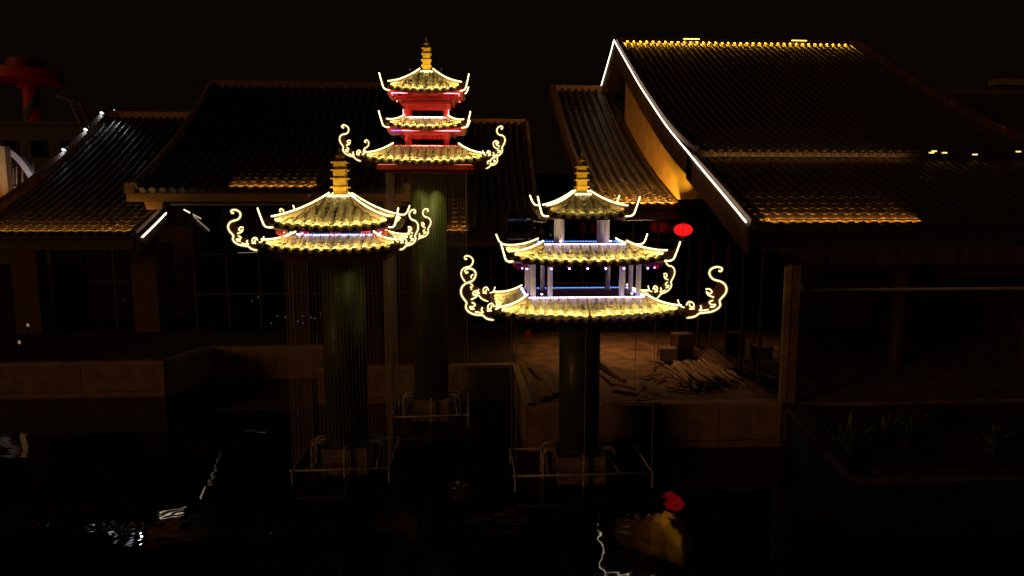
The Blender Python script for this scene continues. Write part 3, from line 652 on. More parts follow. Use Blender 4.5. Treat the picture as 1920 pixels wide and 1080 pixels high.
# --- hall A (left)
ya0, ya1 = 22.9, 32.3
xa0, _ = XZ(203, 213, ya1); xa1, _ = XZ(247, 437, ya0); za0 = P(150, 440, ya0).z; za1 = P(280, 222, ya1).z
hA = thing("tiled_hall", (xa0 / 2 + xa1 / 2, 22, ZT), "left hall with a broad dark tiled roof and three white lamps on its gable", "hall")
rA, pA = hall_roof(hA, xa0, xa1, ya0, za0, ya1, za1, sp=.305, nmax=290)
ridge_cap(hA, xa0, xa1 + .3, ya1 + .1, za1 - .05)
rake_cap(hA, xa0 - .1, pA, .28, .22); rake_cap(hA, xa1 + .06, pA, .16, .06)
bargeboard(hA, xa1 + .16, pA)
back = prof_fn(ya1 + 6, za1 - 4, ya1 + .1, za1)
MB().prism([back(i / 8) for i in range(9)] + [back(i / 8) + Vector((0, 0, -.12)) for i in range(8, -1, -1)], (1, 0, 0), xa0, xa1).build("rear_roof", M['hdeck'], hA)
pts = [pA(.02 + .20 * i / 6) + Vector((xa1 + .24, 0, -.16)) for i in range(7)]
MB().tube(pts, .022).build("light_tube", M['ledw'], hA)
ap = P(345, 393, 26.5); ap2 = P(377, 410, 28.2)
MB().tube([ap, ap2], .018).build("light_tube", M['ledw2'], hA); MB().bar(ap + Vector((-.08, 0, .04)), ap2 + Vector((-.08, 0, .04)), .12, .16).build("gable_rafter", M['dwood'], hA)
MB().box(((xa0 + xa1) / 2, ya0 + .35, za0 - .32), (xa1 - xa0 - .2, .2, .36)).build("eave_beam", M['dwood'], hA)
MB().box(((xa0 + xa1) / 2, 29.5, 3.0), (xa1 - xa0 - .3, .2, 3.8)).build("wall", M['wallb'], hA)
window_wall(hA, xa0 + .4, xa1 - .35, 26.7, ZT, za0 - .45, 1.1)
for px in (-16.1, -11.9):
    MB().box((px, 26.0, (ZT + za0) / 2 - .1), (.9, .6, za0 - ZT - .3)).build("pillar", M['wallb'], hA)

# --- hall B (centre left)
yb0, yb1 = 24.4, 32.2
xb0, _ = XZ(243, 355, yb0); xb1 = XZ(770, 355, yb0)[0]; zb0 = P(500, 356, yb0).z; zb1 = P(500, 165, yb1).z
hB = thing("tiled_hall", (xb0 / 2 + xb1 / 2, 23, ZT), "centre hall with wide dark roof and long ochre eave beam behind left pagoda", "hall")
rB, pB = hall_roof(hB, xb0 + .25, xb1 - .1, yb0, zb0, yb1, zb1, sp=.34, nmax=290)
ridge_cap(hB, xb0 + .2, xb1, yb1 + .1, zb1 - .05)
rake_cap(hB, xb0 + .15, pB, .24, .14); rake_cap(hB, xb1, pB, .2, .1)
back = prof_fn(yb1 + 6, zb1 - 4, yb1 + .1, zb1)
MB().prism([back(i / 8) for i in range(9)] + [back(i / 8) + Vector((0, 0, -.12)) for i in range(8, -1, -1)], (1, 0, 0), xb0 + .2, xb1).build("rear_roof", M['hdeck'], hB)
zt_, zb_ = P(300, 362, 24.5).z, P(300, 378, 24.5).z
MB().box(((xb0 + xb1) / 2, 24.52, (zt_ + zb_) / 2), (xb1 - xb0 + .25, .22, zt_ - zb_)).build("eave_beam", M['wood'], hB)
for x in (xb0, xb1 - .1): MB().box((x, 24.52, zt_ + .17), (.33, .32, .33)).build("beam_end", M['wood'], hB)
for x in (xb0 + .76, xb1 - .67):
    MB().box((x, 24.56, zb_ - .14), (.5, .24, .26), taper=1.25).build("corbel", M['wood'], hB)
MB().box(((xb0 + xb1) / 2 + .5, 25.3, zb_ - .1), (xb1 - xb0 - 1.4, 1.2, .08)).build("soffit", M['pale'], hB)
window_wall(hB, -10.2, xb1 + .1, 26.0, ZT, zb_ - .15, 1.15, rails=(.62, .3))
MB().box(((-10.2 + xb1) / 2, 31, 3.6), (9.4, .2, 4.9)).build("wall", M['pale'], hB)
MB().box(((-10.2 + xb1) / 2, 28.5, ZT + .02), (8.2, 4.6, .06)).build("floor", M['deckf'], hB)
MB().box((xb1 + .2, 25.95, 3.4), (.42, .42, 4.5)).build("pillar", M['wallb'], hB)

# --- hall C (behind the tallest pagoda)
yc0, yc1 = 25.1, 32.2
xc1, _ = XZ(1014, 437, yc0); zc0 = P(950, 441, yc0).z; zc1 = P(930, 232, yc1).z; xc0 = xb1 + .25
hC = thing("tiled_hall", (xc0 / 2 + xc1 / 2, 23, ZT), "narrow dark tiled hall between the tallest and the widest pagoda", "hall")
rC, pC = hall_roof(hC, xc0, xc1, yc0, zc0, yc1, zc1, sp=.32, nmax=290)
ridge_cap(hC, xc0, xc1 - .05, yc1 + .1, zc1 - .05, .2); rake_cap(hC, xc1 + .05, pC, .16, .06)
back = prof_fn(yc1 + 4, zc1 - 3, yc1 + .1, zc1)
MB().prism([back(i / 8) for i in range(9)] + [back(i / 8) + Vector((0, 0, -.12)) for i in range(8, -1, -1)], (1, 0, 0), xc0, xc1).build("rear_roof", M['hdeck'], hC)
MB().box(((xc0 + xc1) / 2, 25.5, zc0 - .3), (xc1 - xc0 - .1, .14, .28)).build("eave_beam", M['dwood'], hC)
window_wall(hC, xc0 + .1, xc1 - .1, 26.8, ZT, zc0 - .2, .9)
MB().box(((xc0 + xc1) / 2, 30.8, 3.2), (xc1 - xc0, .2, 4.2)).build("wall", M['wallb'], hC)

# --- hall D (middle right) and the big hall E
ye1, ye0, yef = 33.8, 21.8, 17.1
xe0, ze1 = XZ(1155, 88, ye1)
ze0 = P(1500, 298, ye0).z; zef = P(1550, 452, yef).z
xe1 = XZ(1603, 96, ye1)[0]
yd0, yd1 = 24.4, 37.1
XW = 7.69                                                   # gable wall of the big hall
xd0 = XZ(1040, 163, yd1)[0]; zd0 = P(1200, 386, yd0).z; zd1 = P(1100, 170, yd1).z
hD = thing("tiled_hall", (xd0 / 2 + XW / 2, 25, ZT), "steep dark tiled side hall tucked against the yellow gable wall", "hall")
rD, pD = hall_roof(hD, xd0, XW - .1, yd0, zd0, yd1, zd1, sp=.36, nmax=290, k=.62)
ridge_cap(hD, xd0 - .1, XW - .1, yd1 + .1, zd1 - .05, .25); rake_cap(hD, xd0 - .12, pD, .32, .2)
bargeboard(hD, xd0 - .26, pD, d1=.5)
MB().box(((xd0 + XW) / 2, yd0 + .4, zd0 - .34), (XW - xd0, .18, .34)).build("eave_beam", M['dwood'], hD)
window_wall(hD, x_l + .05, XW + 2.2, 25.2, ZT, zd0 - .3, .95, rails=(.78,))
MB().box((8, 37.8, 4), (20, .2, 7)).build("wall", M['wallb'], hD)
MB().box((xd0 - .1, 31.4, 3.6), (.2, 11.6, 4.8)).build("wall", M['wallb'], hD)

hE = thing("tiled_hall", ((xe0 + xe1) / 2, 20, ZT), "largest hall, at right, with lit amber ridge and white light along its gable", "hall")
def PX(px, py, X):                                         # point on the plane x=X
    d = CM @ Vector(((px - 960) / FPX, (540 - py) / FPX, -1)); return CAM + d * (X / d.x)
rk = [PX(px, py, xe0 - .06) for px, py in ((1434, 458), (1412, 434), (1362, 373), (1300, 299), (1249, 237), (1200, 163), (1152, 78))]
def G(y):
    for i in range(len(rk) - 1):
        if y <= rk[i + 1].y or i == len(rk) - 2:
            a, b_ = rk[i], rk[i + 1]; return a.z + (b_.z - a.z) * (y - a.y) / (b_.y - a.y) - .04
gs = lambda y: (G(y - .5) + G(y) + G(y + .5)) / 3
ye1 = rk[-1].y; ze1 = G(ye1)
def pE(v): y = ye0 + (ye1 - ye0) * v; return Vector((0, y, (gs(y) if v < .95 else G(y)) + .17 * (1 - v) ** 6))
def pE2(v): y = yef + (ye0 + .5 - yef) * v; return Vector((0, y, gs(y) - .10 * v * v))
rE, pE = hall_roof(hE, xe0 + .12, xe1, ye0, ze0, ye1, ze1, sp=.312, nmax=290, pf=pE)
rE2, pE2 = hall_roof(hE, xe0 + .12, xe1 + 4, yef, zef, ye0 + .5, ze0 - .22, sp=.312, nmax=290, pans=16, pf=pE2)
ridge_cap(hE, xe0 + .25, xe1, ye1 + .25, ze1 - .1, .30, .2)
for a, b_, m in ((1225, 1250, 'wood'), (1281, 1311, 'amber'), (1484, 1512, 'amber')):
    q0, q1 = P(a, 87, ye1 + .1), P(b_, 87, ye1 + .1)
    MB().box(((q0.x + q1.x) / 2, ye1 + .16, ze1 + .235), (q1.x - q0.x, .14, .05)).build("ridge_lamp", M[m], hE)
rake_cap(hE, xe1 + .1, pE, .35, .28, 'dwood'); rake_cap(hE, xe0 + .10, pE, .16, .10, 'dwood'); rake_cap(hE, xe0 + .10, pE2, .16, .10, 'dwood')
bargeboard(hE, xe0, pE, d0=.02, d1=.86); bargeboard(hE, xe0, pE2, d0=.02, d1=.76)
backE = prof_fn(ye1 + 4.2, ze1 - 2.0, ye1 + .2, ze1, .9)
MB().prism([backE(i / 8) for i in range(9)] + [backE(i / 8) + Vector((0, 0, -.14)) for i in range(8, -1, -1)], (1, 0, 0), xe0 + .1, xe1).build("rear_roof", M['hdeck'], hE)
bargeboard(hE, xe0, backE, d0=.02, d1=.7)
tp = [Vector((xe0 - .06, y, gs(y) + .06)) for y in [yef + .1 + (ye1 - yef - .5) * i / 24 for i in range(25)]] + [Vector((xe0 - .06, ye1 + .1, ze1 + .14))] + [backE(1 - i / 8) + Vector((xe0 - .06, .05, .03)) for i in range(1, 9)]
MB().tube(tp, .022).build("light_tube", M['ledw'], hE)
# gable wall of E, lit ochre
top = [pE(v) + Vector((0, 0, -.13)) for v in [.095 + .905 * i / 12 for i in range(13)]]
MB().prism(top + [Vector((0, top[-1].y, 6.02)), Vector((0, top[0].y, 6.02))], (1, 0, 0), XW, XW + .2).build("gable_wall", M['plaster'], hE)
MB().box((8.5, yef + .55, zef - .76), (1.8, .36, .76)).build("corner_bracket", M['dwood'], hE)
MB().box((xe0 / 2 + xe1 / 2 + 2.6, yef + .6, zef - .42), (xe1 - xe0 + 2.8, .26, .48)).build("eave_beam", M['dwood'], hE)
MB().box((x_r + .165, 15.62, 2.75), (.22, .22, 3.3)).build("post", M['ridge'], hE)
MB().box((x_r - .03, 15.53, 2.75), (.15, .10, 3.24)).build("post_trim", M['cap'], hE)
for i in range(7):
    y0_, y1_ = 15.75 + i * 1.18, 15.75 + (i + 1) * 1.18
    MB().box((x_r - .02, (y0_ + y1_) / 2, 2.95), (.012, 1.12, 3.4)).build("pane", M['cglass'], hE)
    MB().box((x_r - .02, y1_, 2.95), (.07, .06, 3.5)).build("mullion", M['dwood'], hE)
MB().box((17.6, 20.6, 3.9), (17, .3, .73)).build("lintel", M['wallb'], hE)
MB().box((19, 25.4, 2.6), (17, .2, 3.2)).build("wall", M['dwood'], hE)
MB().tube([(9.2, 18.6, 3.43), (27, 18.6, 3.43)], .042, 8).build("pipe", M['pipe'], hE)
MB().lathe((9.42, 18.6, 3.48), [(.025, -.12), (.13, -.11), (.16, .02), (.07, .15), (.06, .32)], 12).build("pipe_valve", M['pipe'], hE)
for x in (12.8, 17, 21.4): MB().lathe((x, 19.4, 0), [(.23, ZT - .1), (.21, ZT + .2), (.20, 4.4)], 16).build("column", M['dwood'], hE)
for i in range(3):
    q = P(1480 + i * 24, 515, 19.4); MB().box(q, (.11, .6, .15)).build("rafter_end", M['dwood'], hE)

# --- far right hall F
yf0, yf1 = 27, 41
hF = thing("tiled_hall", (P(1900, 300, 34).x, 34, ZT), "unlit roof cut by the right edge, beyond the largest hall", "hall")
xf0 = XZ(1752, 170, yf1)[0]
rF, pF = hall_roof(hF, xf0, xf0 + 12, yf0, P(1900, 400, yf0).z, yf1, P(1850, 178, yf1).z, sp=.4, nmax=60, discs=False, pans=0)
ridge_cap(hF, xf0, xf0 + 12, yf1 + .1, P(1850, 178, yf1).z - .05)
MB().box((P(1900, 155, 46).x, 46, P(1885, 155, 46).z), (3.2, .6, .42)).build("upper_ridge", M['pale'], hF)

# ------------------------------------------------------------------ wash lights on the roofs
def eave_wash(label, pf, xa, xb, power, spread=95, up=.15, v=.004, colr=(1, .42, .06), tilt=.2):
    a = pf(v) + Vector((0, -.01, up)); d = (pf(.12) - pf(0)).normalized()
    return wash(label, a + Vector((xa, 0, 0)), a + Vector((xb, 0, 0)), d + Vector((0, 0, -tilt)), power, colr, spread)
eave_wash("amber eave wash light along the left hall's lower edge", pA, xa0 + .2, xa1 - .1, 30, 80, tilt=.36)
eave_wash("short amber eave wash light on the centre hall", pB, P(428, 352, yb0).x, P(590, 352, yb0).x, 19.0, 50, tilt=.44)
eave_wash("tiny amber eave wash light behind the tallest pagoda's curtain", pC, P(838, 438, yc0).x, P(875, 438, yc0).x, 5, 60)
eave_wash("amber eave wash light on the side hall beside the yellow gable", pD, P(1105, 386, yd0).x, XW - .2, 190, 110, tilt=.17)
eave_wash("amber eave wash light on the largest hall's lower roof", pE2, P(1440, 452, yef).x, P(1728, 452, yef).x, 56, 60, tilt=.46)
wash("amber wash light at the foot of the yellow gable wall", (XW - .75, 23.5, 5.95), (XW - .75, 27.4, 7.0), (.62, .12, .76), 21, (1, .55, .05), 160)
wash("amber ridge wash light along the top of the largest hall", (xe0 + .4, ye1 + .04, ze1 + .19), (xe1 - .3, ye1 + .04, ze1 + .19), (0, -.40, -.92), 64, (1, .45, .025), 78, .03)
for i, (px, py, yy) in enumerate(((207, 205, 31.9), (186, 231, 30.5), (161, 259, 28.8))):
    q = P(px, py, yy); v = (q.y - ya0) / (ya1 - ya0); base = pA(v) + Vector((xa0 - .08, 0, .42))
    nxt = pA(max(0, v - .10)) + Vector((xa0 - .08, 0, .16))
    spotlamp(("topmost", "middle", "lowest")[i] + " of three white flood lamps on the left hall's gable", base, nxt, 14, (.85, .92, 1), 62, .11, 'cool', body=.12)
q = pA(.97) + Vector((xa0 + .4, 0, .5))
spotlamp("small white lamp by the left hall's ridge shining down its tiles", q, pA(.72) + Vector((xa0 + 1.2, 0, 0)), 10, (.85, .92, 1), 75, .07, 'cool', body=.03)
spotlamp("small amber lamp lighting the left end of the ochre beam", (xb0 - .1, 23.3, zb_ - .8), (xb0 + .6, 24.5, zb_ + .18), 13, (1, .6, .12), 80, .03, 'spot', body=.03)
spotlamp("small amber lamp lighting the right end of the ochre beam", (xb1 + .3, 23.2, zb_ - 1.0), (xb1 - .5, 24.5, zb_ + .1), 13, (1, .6, .12), 80, .03, 'spot', body=.03)
for i, (px, py) in enumerate(((1750, 299), (1770, 295), (1827, 297), (1908, 296), (1745, 302))):
    q = P(px, py, ye0 - .15); q.z = pE(0).z + .06 - .05 * (i % 3)
    t = thing("eave_lamp", q, ("second from left", "third from left", "fourth from left", "rightmost", "leftmost")[i] + " of five small amber lamps on the largest hall's upper eave", "lamp", "eave lamps of the largest hall")
    MB().box(q + Vector((0, .03, 0)), (.19, .07, .06)).build("housing", M['black'], t)
    MB().box(q + Vector((0, -.01, 0)), (.17, .02, .042)).build("lens", M['spot'], t)
q = P(1905, 285, 19.5)
spotlamp("amber lamp at the right end of the upper eave", (xe1 - .6, 23.0, ze0 + .6), (xe1 + .1, 27, ze0 + 2.6), 110, (1, .58, .10), 80, .08, 'spot', body=.04)

wash("amber work lamp hung before the side hall's eave above the terrace", (3.4, 22.2, 5.3), (6.2, 22.2, 5.3), (.05, -.22, -1), 62, (1, .48, .16), 104, .04)
za_ = pE(0).z - .02
wash("added faint amber strip brightening the round tile ends of the largest hall's upper eave", (xe0 + .5, ye0 - .55, za_ + .0), (P(1700, 297, ye0).x, ye0 - .55, za_ + .0), (0, 1, .06), 11.0, (1, .50, .14), 120, .02)  # lamp added to bring up the row of tile ends
# spire up-lamps: small gold-lit fixtures on each top roof
def spire_lamps(p, z, w, power):
    for sx, sy, wd in ((-1, -1, "left"), (1, -1, "right")):
        a = p.c + Vector((sx * w * 1.9, sy * w * 2.2, z + .02)); d = (p.c + Vector((0, 0, z + .42)) - a).normalized()
        h = MB().tube([a - d * .05, a], .022, 8).build("spire_lamp", M['black'], p.t)
        ld = bpy.data.lights.new("lamp_beam", 'SPOT'); ld.energy = power; ld.color = (1, .74, .22); ld.spot_size = R(70); ld.spot_blend = .5; ld.shadow_soft_size = .02
        lo = bpy.data.objects.new("lamp_beam", ld); COL.objects.link(lo); lo.parent = p.t; lo.location = a + d * .02 - W(p.t)
        lo.rotation_euler = d.to_track_quat('-Z', 'Y').to_euler()
spire_lamps(p1, 6.0, .27, 15); spire_lamps(p2, 9.24, .20, 14); spire_lamps(p3, 6.03, .205, 12)

# ------------------------------------------------------------------ lanterns
def lantern(px, py, Y, r, m, label, zt, arm=0):
    c = P(px, py, Y); t = thing("red_lantern", c - Vector((0, 0, r)), label, "lantern")
    prof = [(.30, -.72), (.62, -.62), (.86, -.40), (.98, -.12), (1.0, .06), (.94, .30), (.76, .54), (.50, .68), (.30, .72)]
    MB().lathe(c, [(a * r * 1.15, b_ * r) for a, b_ in prof], 20).build("shade", M[m], t)
    for z, s_ in ((.72, 1), (-.72, -1)): MB().lathe(c + Vector((0, 0, z * r + (.02 if s_ > 0 else -.05))), [(.32 * r, 0), (.32 * r, .03)], 14).build("end_ring", M['gold'], t)
    for k in range(10):
        a = 2 * math.pi * k / 10
        MB().tube([c + Vector((q[0] * r * 1.17 * math.cos(a), q[0] * r * 1.17 * math.sin(a), q[1] * r)) for q in prof], .005, 4).build("rib", M['fabric'], t)
    MB().tube([c + Vector((0, 0, .72 * r)), Vector((c.x, c.y, zt))], .008, 5).build("cord", M['fabric'], t)
    if arm: MB().tube([Vector((c.x, c.y - .04, zt)), Vector((c.x, c.y + arm, zt))], .014, 6).build("hanging_arm", M['black'], t)
    MB().tube([c + Vector((0, 0, -.76 * r)), c + Vector((0, 0, -1.5 * r))], .02, 6).build("tassel", M['dred'], t)
lantern(1281, 431, 23.6, .29, 'lantern', "bright red round lantern glowing under the side hall's eave", zd0 - .28, 1.3)
lantern(1246, 428, 26.5, .30, 'lanternd', "dim red lantern partly hidden just left of the bright lantern", zd0)  # modelled copy stands for the bright lantern's mirror image in the glass
lantern(1102, 428, 26.0, .30, 'lanternd', "dim red lantern seen between the widest pagoda's upper columns", zd0)
lantern(990, 627, 21.5, .10, 'lanternd', "tiny dim red lantern low below the widest pagoda's roof", 1.9)

# ------------------------------------------------------------------ things on the terrace
random.seed(21)
def bm_pole():
    b = MB(); n = 9; pts = [Vector((0, -1.3 + 2.6 * i / (n - 1), 0)) for i in range(n)]
    b.tube(pts, .05, 8, radii=[1, 1.0, .96, 1.0, .95, .97, .92, .94, .9]); return b.mesh("bamboo_pole", M['bamboo'])
pole = bm_pole()
def T(px, py, z=ZT):                                       # point of the level z under a pixel
    d = CM @ Vector(((px - 960) / FPX, (540 - py) / FPX, -1)); return CAM + d * ((z - CAM.z) / d.z)
qa, qb = T(1294, 682), T(1350, 731); dirp = (qb - qa).normalized(); acr = Vector((-dirp.y, dirp.x, 0)); base = (qa + qb) / 2
for i in range(44):
    lay = i // 17; k = i % 17
    c = Vector((base.x, base.y, ZT - .01 + lay * .088)) + acr * ((k - 8) * .098 + random.uniform(-.03, .03) + lay * .04) + dirp * (random.uniform(-.25, .25) + (k - 8) * -.03)
    an = math.atan2(dirp.y, dirp.x) - math.pi / 2 + random.uniform(-.10, .10)
    o = place("bamboo_pole", pole, None, Matrix.Translation(c) @ Matrix.Rotation(an, 4, 'Z') @ Matrix.Rotation(random.uniform(-.02, .02), 4, 'X') @ Matrix.Diagonal((.9, random.uniform(.70, .98), .9, 1)))
    tag(o, "tan bamboo pole lying in the heap on the right of the terrace", "pole", "bamboo poles heaped on the terrace")
def plank(label, a, b, w, h, name="plank", m='plank'):
    return MB().bar(a, b, w, h).build(name, M[m], None, label=label, cat=name.split('_')[-1])
plank("long narrow plank parallel to the terrace's lit left edge", T(976, 684) + Vector((.02, 0, .04)), T(1006, 760) + Vector((.04, 0, .04)), .12, .06)
lb = ["leftmost wide board on the terrace floor, behind the widest pagoda's pillar", "second wide board from the terrace's left edge", "third wide board from the terrace's left edge", "wide board ending nearest the widest pagoda's pillar"]
for i in range(4): plank(lb[i], T(985 + i * 14, 690 + i * 3) + Vector((0, 0, .03 + .012 * i)), T(1012 + i * 16, 752 - i * 6) + Vector((0, 0, .03 + .012 * i)), .24, .03)
plank("slanting board resting crosswise on the left boards", T(992, 690) + Vector((0, 0, .14)), T(1014, 718) + Vector((0, 0, .10)), .09, .03)
plank("thick round-edged timber just right of the widest pagoda's pillar", T(1122, 682) + Vector((0, 0, .10)), T(1170, 720) + Vector((0, 0, .08)), .14, .12, "timber")
for i in range(5): plank(["first", "second", "third", "fourth", "fifth"][i] + " thin lath below the thick timber, counted from the pillar", T(1121 + i * 5, 694 + i * 4) + Vector((0, 0, .03)), T(1150 + i * 11, 722 + i * 3) + Vector((0, 0, .03 + .01 * i)), .06, .025, "lath")
plank("pale sheet of ply on the floor right of the pillar", T(1150, 728) + Vector((0, 0, .02)), T(1200, 736) + Vector((0, 0, .02)), .34, .02, "ply_sheet")
plank("longer pale rod lying along the terrace front", T(1142, 762) + Vector((0, 0, .03)), T(1262, 745) + Vector((0, 0, .03)), .03, .03, "rod", 'cap')
plank("shorter pale rod crossing behind the long rod", T(1130, 760) + Vector((0, 0, .03)), T(1215, 748) + Vector((0, 0, .06)), .03, .03, "rod", 'cap')
plank("dark straight joist lying behind the pale rods", T(1126, 757) + Vector((0, 0, .02)), T(1240, 757) + Vector((0, 0, .02)), .08, .03, "joist", 'dwood')
def crate(label, px, py, w, d, h, rz, m='wallb'):
    q = T(px, py); b = MB(); rot = Matrix.Rotation(rz, 3, 'Z')
    b.box(q + Vector((0, 0, h / 2)), (w - .06, d - .06, h - .02), rot)
    for sx in (-1, 1):
        for sy in (-1, 1): b.box(q + rot @ Vector((sx * (w / 2 - .03), sy * (d / 2 - .03), h / 2)), (.06, .06, h), rot)
    for zz in (.05, h - .05):
        for sy in (-1, 1): b.box(q + rot @ Vector((0, sy * (d / 2 - .015), zz)), (w - .12, .04, .07), rot)
        for sx in (-1, 1): b.box(q + rot @ Vector((sx * (w / 2 - .015), 0, zz)), (.04, d - .12, .07), rot)
    return b.build("crate", M[m], None, label=label, cat="crate")
crate("tall brown crate behind the bamboo heap", 1278, 668, .55, .5, .75, .2)
crate("grey lower box left of the tall crate", 1250, 676, .5, .45, .42, -.1, 'pale')
for i in range(6):
    plank(["lowest", "second lowest", "third", "fourth", "fifth", "top"][i] + " board leaning in the stack beyond the bamboo heap", T(1296 + i * 9, 664 + i * 2) + Vector((0, 0, .1 + .05 * i)), T(1345 + i * 8, 700) + Vector((0, 0, .05 + .03 * i)), .10, .04)

random.seed(33)
for i in range(26):
    px, py = (random.uniform(1195, 1330), random.uniform(700, 748)) if i < 14 else (random.uniform(1225, 1350), random.uniform(655, 690))
    q = T(px, py) + Vector((0, 0, .02 + .012 * (i % 5))); an = random.uniform(0, math.pi); dv = Vector((math.cos(an), math.sin(an), random.uniform(0, .12))) * random.uniform(.12, .42)
    o = MB().bar(q - dv, q + dv, random.uniform(.05, .16), random.uniform(.02, .05)).build("scrap_board", M['plank'], None)
    tag(o, "short scrap of wood scattered on the terrace by the bamboo heap", "scrap wood", "wood scraps round the bamboo heap")
# ------------------------------------------------------------------ planter plants
random.seed(5)
def rosette(label, px, py, s, n):
    q = T(px, py, ZT - .16); t = thing("spiky_plant", q, label, "plant", "plants in the dark planter")
    MB().lathe(q, [(.05 * s, -.05), (.07 * s, .1), (.04 * s, .2)], 8).build("stem", M['bark'], t)
    for i in range(n):
        a = 2 * math.pi * i / n * 1.618 * 3; el = random.uniform(.5, 1.35); L = s * random.uniform(.6, 1.0); o = Vector((math.cos(a), math.sin(a), 0)); sd_ = Vector((-o.y, o.x, 0)); b = MB(); vs = []
        for k in range(5):
            u = k / 4; c = q + o * (L * u * math.cos(el)) + Vector((0, 0, .08 + L * (u * math.sin(el) - .18 * u * u))); w = .055 * s * (1 - u) ** .6 * (1.2 if k else .8) + .003
            vs += [c - sd_ * w, c + Vector((0, 0, -.012)), c + sd_ * w]
        fs = [(k * 3 + j, k * 3 + j + 1, k * 3 + j + 4, k * 3 + j + 3) for k in range(4) for j in range(2)]
        b.add(vs, fs, True).build("leaf", M['leaf'], t)
rosette("tallest spiky plant at the near left of the planter", 1585, 868, 1.15, 34)
rosette("broad spiky plant in the middle of the planter", 1650, 842, .95, 34)
rosette("upright spiky plant right of the middle one", 1700, 838, 1.0, 36)
rosette("small spiky plant far right in the planter", 1860, 850, .8, 28)

# ------------------------------------------------------------------ far left: tower, arch, rooftop statue
Y = 75.0; c = P(60, 200, Y); k = Y / FPX
t = thing("observation_tower", Vector((c.x, Y, -.8)), "distant red mushroom shaped tower with green spiral at upper left", "tower")
zb, zc = P(60, 225, Y).z, P(60, 158, Y).z
MB().lathe((c.x, Y, 0), [(14 * k, -.8), (13.5 * k, zb), (12.5 * k, zc - 1), (13 * k, zc - .3)], 20).build("shaft", M['tred'], t)
MB().lathe((c.x - .2, Y, zc), [(13 * k, -.5), (18 * k, -.1), (54 * k, .22), (54 * k, 1.30), (50 * k, 1.36)], 64, smooth=False).build("saucer", M['tred'], t)
MB().lathe((c.x - .2, Y, zc + 1.5), [(29 * k, -.14), (29 * k, .86), (28 * k, .9)], 48, smooth=False).build("top_drum", M['tred'], t)
b = MB(); vs = []
for i in range(17):
    a = -1.5 + 3.0 * i / 16; z = zb - 1.2 + (a + 1.5) * 1.25
    for rr in (13.0 * k, 14.4 * k):
        for dz in (-.75, .75): vs.append((c.x + rr * math.sin(a), Y - rr * math.cos(a), z + dz))
b.add(vs, [(i * 4 + 2, i * 4 + 6, i * 4 + 7, i * 4 + 3) for i in range(16)] + [(i * 4 + 3, i * 4 + 7, i * 4 + 5, i * 4 + 1) for i in range(16)] + [(i * 4, i * 4 + 4, i * 4 + 6, i * 4 + 2) for i in range(16)], True)
b.build("spiral_band", M['tgreen'], t)
spotlamp("small red flood lamp on a roof before the distant tower", (c.x + 3, Y - 14, 7.5), (c.x, Y, zc), 620, (1, .10, .08), 60, .2, 'lred', body=.12)
Y = 58.0; a_, b_ = P(-70, 226, Y), P(205, 226, Y)
t = thing("dark_building", Vector(((a_.x + b_.x) / 2, Y + 3, -.8)), "low unlit flat roofed building hiding the foot of the red tower", "building")
MB().box(((a_.x + b_.x) / 2, Y + 3, (a_.z - .8) / 2 - .2), (b_.x - a_.x, 6, a_.z + .4)).build("wall", M['black'], t)
MB().box(((a_.x + b_.x) / 2, Y + 3, a_.z - .2), (b_.x - a_.x + .4, 6.4, .3)).build("parapet", M['black'], t)
for i in range(5):
    f = MB().box((a_.x + (b_.x - a_.x) * (i + .5) / 5, Y - .02, a_.z - 2.2), (1.3, .1, 1.5)).build("window", M['dwood'], t)
    MB().box((a_.x + (b_.x - a_.x) * (i + .5) / 5, Y - .08, a_.z - 2.2), (1.1, .04, 1.3)).build("pane", M['glass'], f)
Y = 42.0
t = thing("lit_arch", P(20, 370, Y) * 1, "white curved arch with an orange post at the far left edge", "arch")
arc = spline([P(-60, 300, Y), P(-10, 277, Y), P(22, 286, Y), P(44, 306, Y), P(66, 340, Y), P(74, 372, Y)], 5)
MB().sweep(arc, [(-.2, -.16), (.2, -.16), (.2, .16), (-.2, .16)], smooth=False).build("arch_band", M['steel'], t)
MB().box((P(15, 330, Y).x, Y - .5, P(13, 325, Y).z), (.40, .4, 3.0)).build("post", M['plaster'], t)
MB().box((P(22, 330, Y).x + .25, Y - .5, P(13, 325, Y).z), (.10, .2, 3.0)).build("post_edge", M['dwood'], t)
for px, ya in ((25, 315), (31, 312), (42, 312), (62, 306)): MB().tube([P(px, ya, Y), P(px, 362, Y)], .05, 6).build("baluster", M['ridge'], t)
MB().tube([P(15, 352, Y - .3), P(50, 350, Y - .3)], .06, 6).build("rail", M['steel'], t)
spotlamp("cool lamp lighting the far white arch", P(62, 372, Y - 3), P(42, 300, Y), 330, (.75, .80, 1), 62, .4, 'cool', body=.03)
spotlamp("amber lamp lighting the arch's orange post", P(14, 385, Y - 3), P(12, 330, Y - .5), 150, (1, .42, .08), 50, .4, 'spot', body=.03)
Y = 45.0; o = P(150, 215, Y)
t = thing("lattice_mast", P(160, 245, Y), "faint leaning lattice boom behind the left hall's gable", "mast")
for dx in (-8, 8): MB().bar(P(140 + dx, 190, Y), P(165 + dx, 245, Y), .16, .16).build("chord", M['dwood'], t)
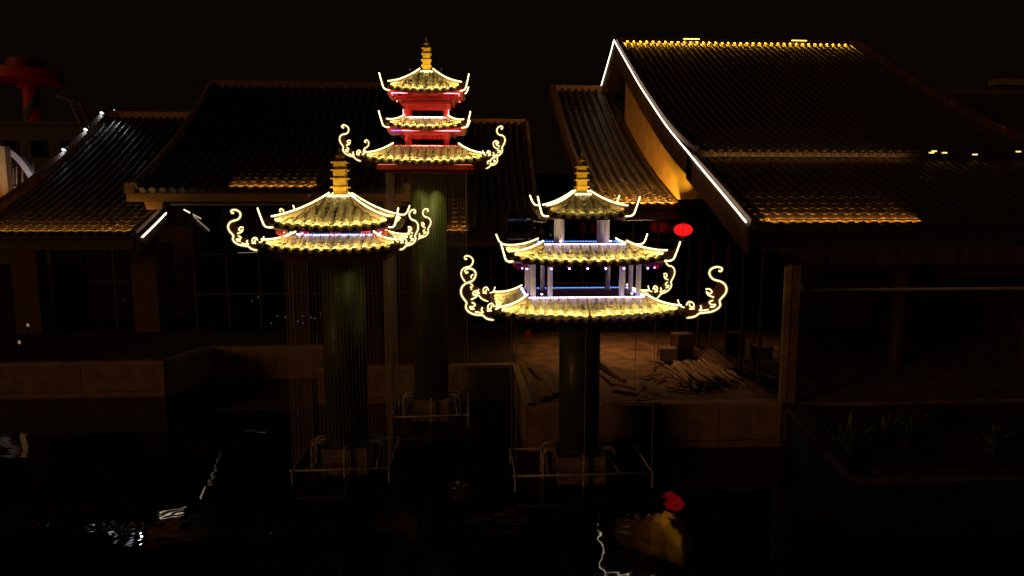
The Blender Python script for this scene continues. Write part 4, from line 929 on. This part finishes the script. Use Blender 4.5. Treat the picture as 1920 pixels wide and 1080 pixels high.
for i in range(6): MB().bar(P(132 + i * 4.5 + (0 if i % 2 else 16), 192 + i * 9, Y), P(136 + i * 4.5 + (16 if i % 2 else 0), 200 + i * 9, Y), .08, .08).build("lacing", M['dwood'], t)
MB().bar(P(108, 180, Y), P(140, 192, Y), .14, .14).build("jib", M['dwood'], t)

# ------------------------------------------------------------------ small lights near the ground
t = thing("fairy_lights", P(530, 625, 27.2), "scatter of tiny pale bulbs behind the centre hall's glass", "string light")
pts = [(465, 622), (481, 615), (497, 615), (509, 606), (526, 610), (520, 592), (535, 595), (541, 618), (551, 604), (558, 602), (567, 592), (568, 606), (583, 595), (582, 608), (590, 597), (601, 588), (602, 609), (484, 557), (473, 564)]
for px, py in pts:
    MB().lathe(P(px, py, 27.2), [(.004, -.02), (.012, -.01), (.013, .006), (.004, .02)], 6).build("bulb", M['faint'], t)
for a_, b_ in (((465, 618), (541, 600)), ((541, 600), (602, 586))): MB().tube([P(*a_, 27.2), P((a_[0] + b_[0]) / 2, (a_[1] + b_[1]) / 2 + 8, 27.2), P(*b_, 27.2)], .004, 4).build("wire", M['black'], t)
def garden_lamp(px, py, Y, label):
    q = P(px, py, Y); t = thing("garden_lamp", Vector((q.x, q.y, ZT)), label, "lamp", "garden lamps at far left")
    MB().tube([Vector((q.x, q.y, ZT - .05)), q - Vector((0, 0, .08))], .025, 8).build("post", M['black'], t)
    MB().lathe(q, [(.03, -.08), (.038, -.06), (.038, .0), (.015, .03)], 10).build("lamp_head", M['vfaint'], t)
    MB().lathe(q + Vector((0, 0, .05)), [(.10, 0), (.02, .05)], 10).build("cap", M['black'], t)
garden_lamp(52, 608, 23.5, "upper of two small garden lamps at far left")
garden_lamp(36, 640, 22.2, "lower of two small garden lamps at far left")
t = thing("strip_lamp", P(460, 473, 29), "thin pale strip lamp inside the centre hall", "lamp")
MB().tube([P(446, 474, 29), P(484, 473, 29)], .012, 6).build("tube", M['faint'], t); MB().bar(P(440, 471.5, 29), P(490, 470.5, 29), .06, .02).build("housing", M['black'], t)
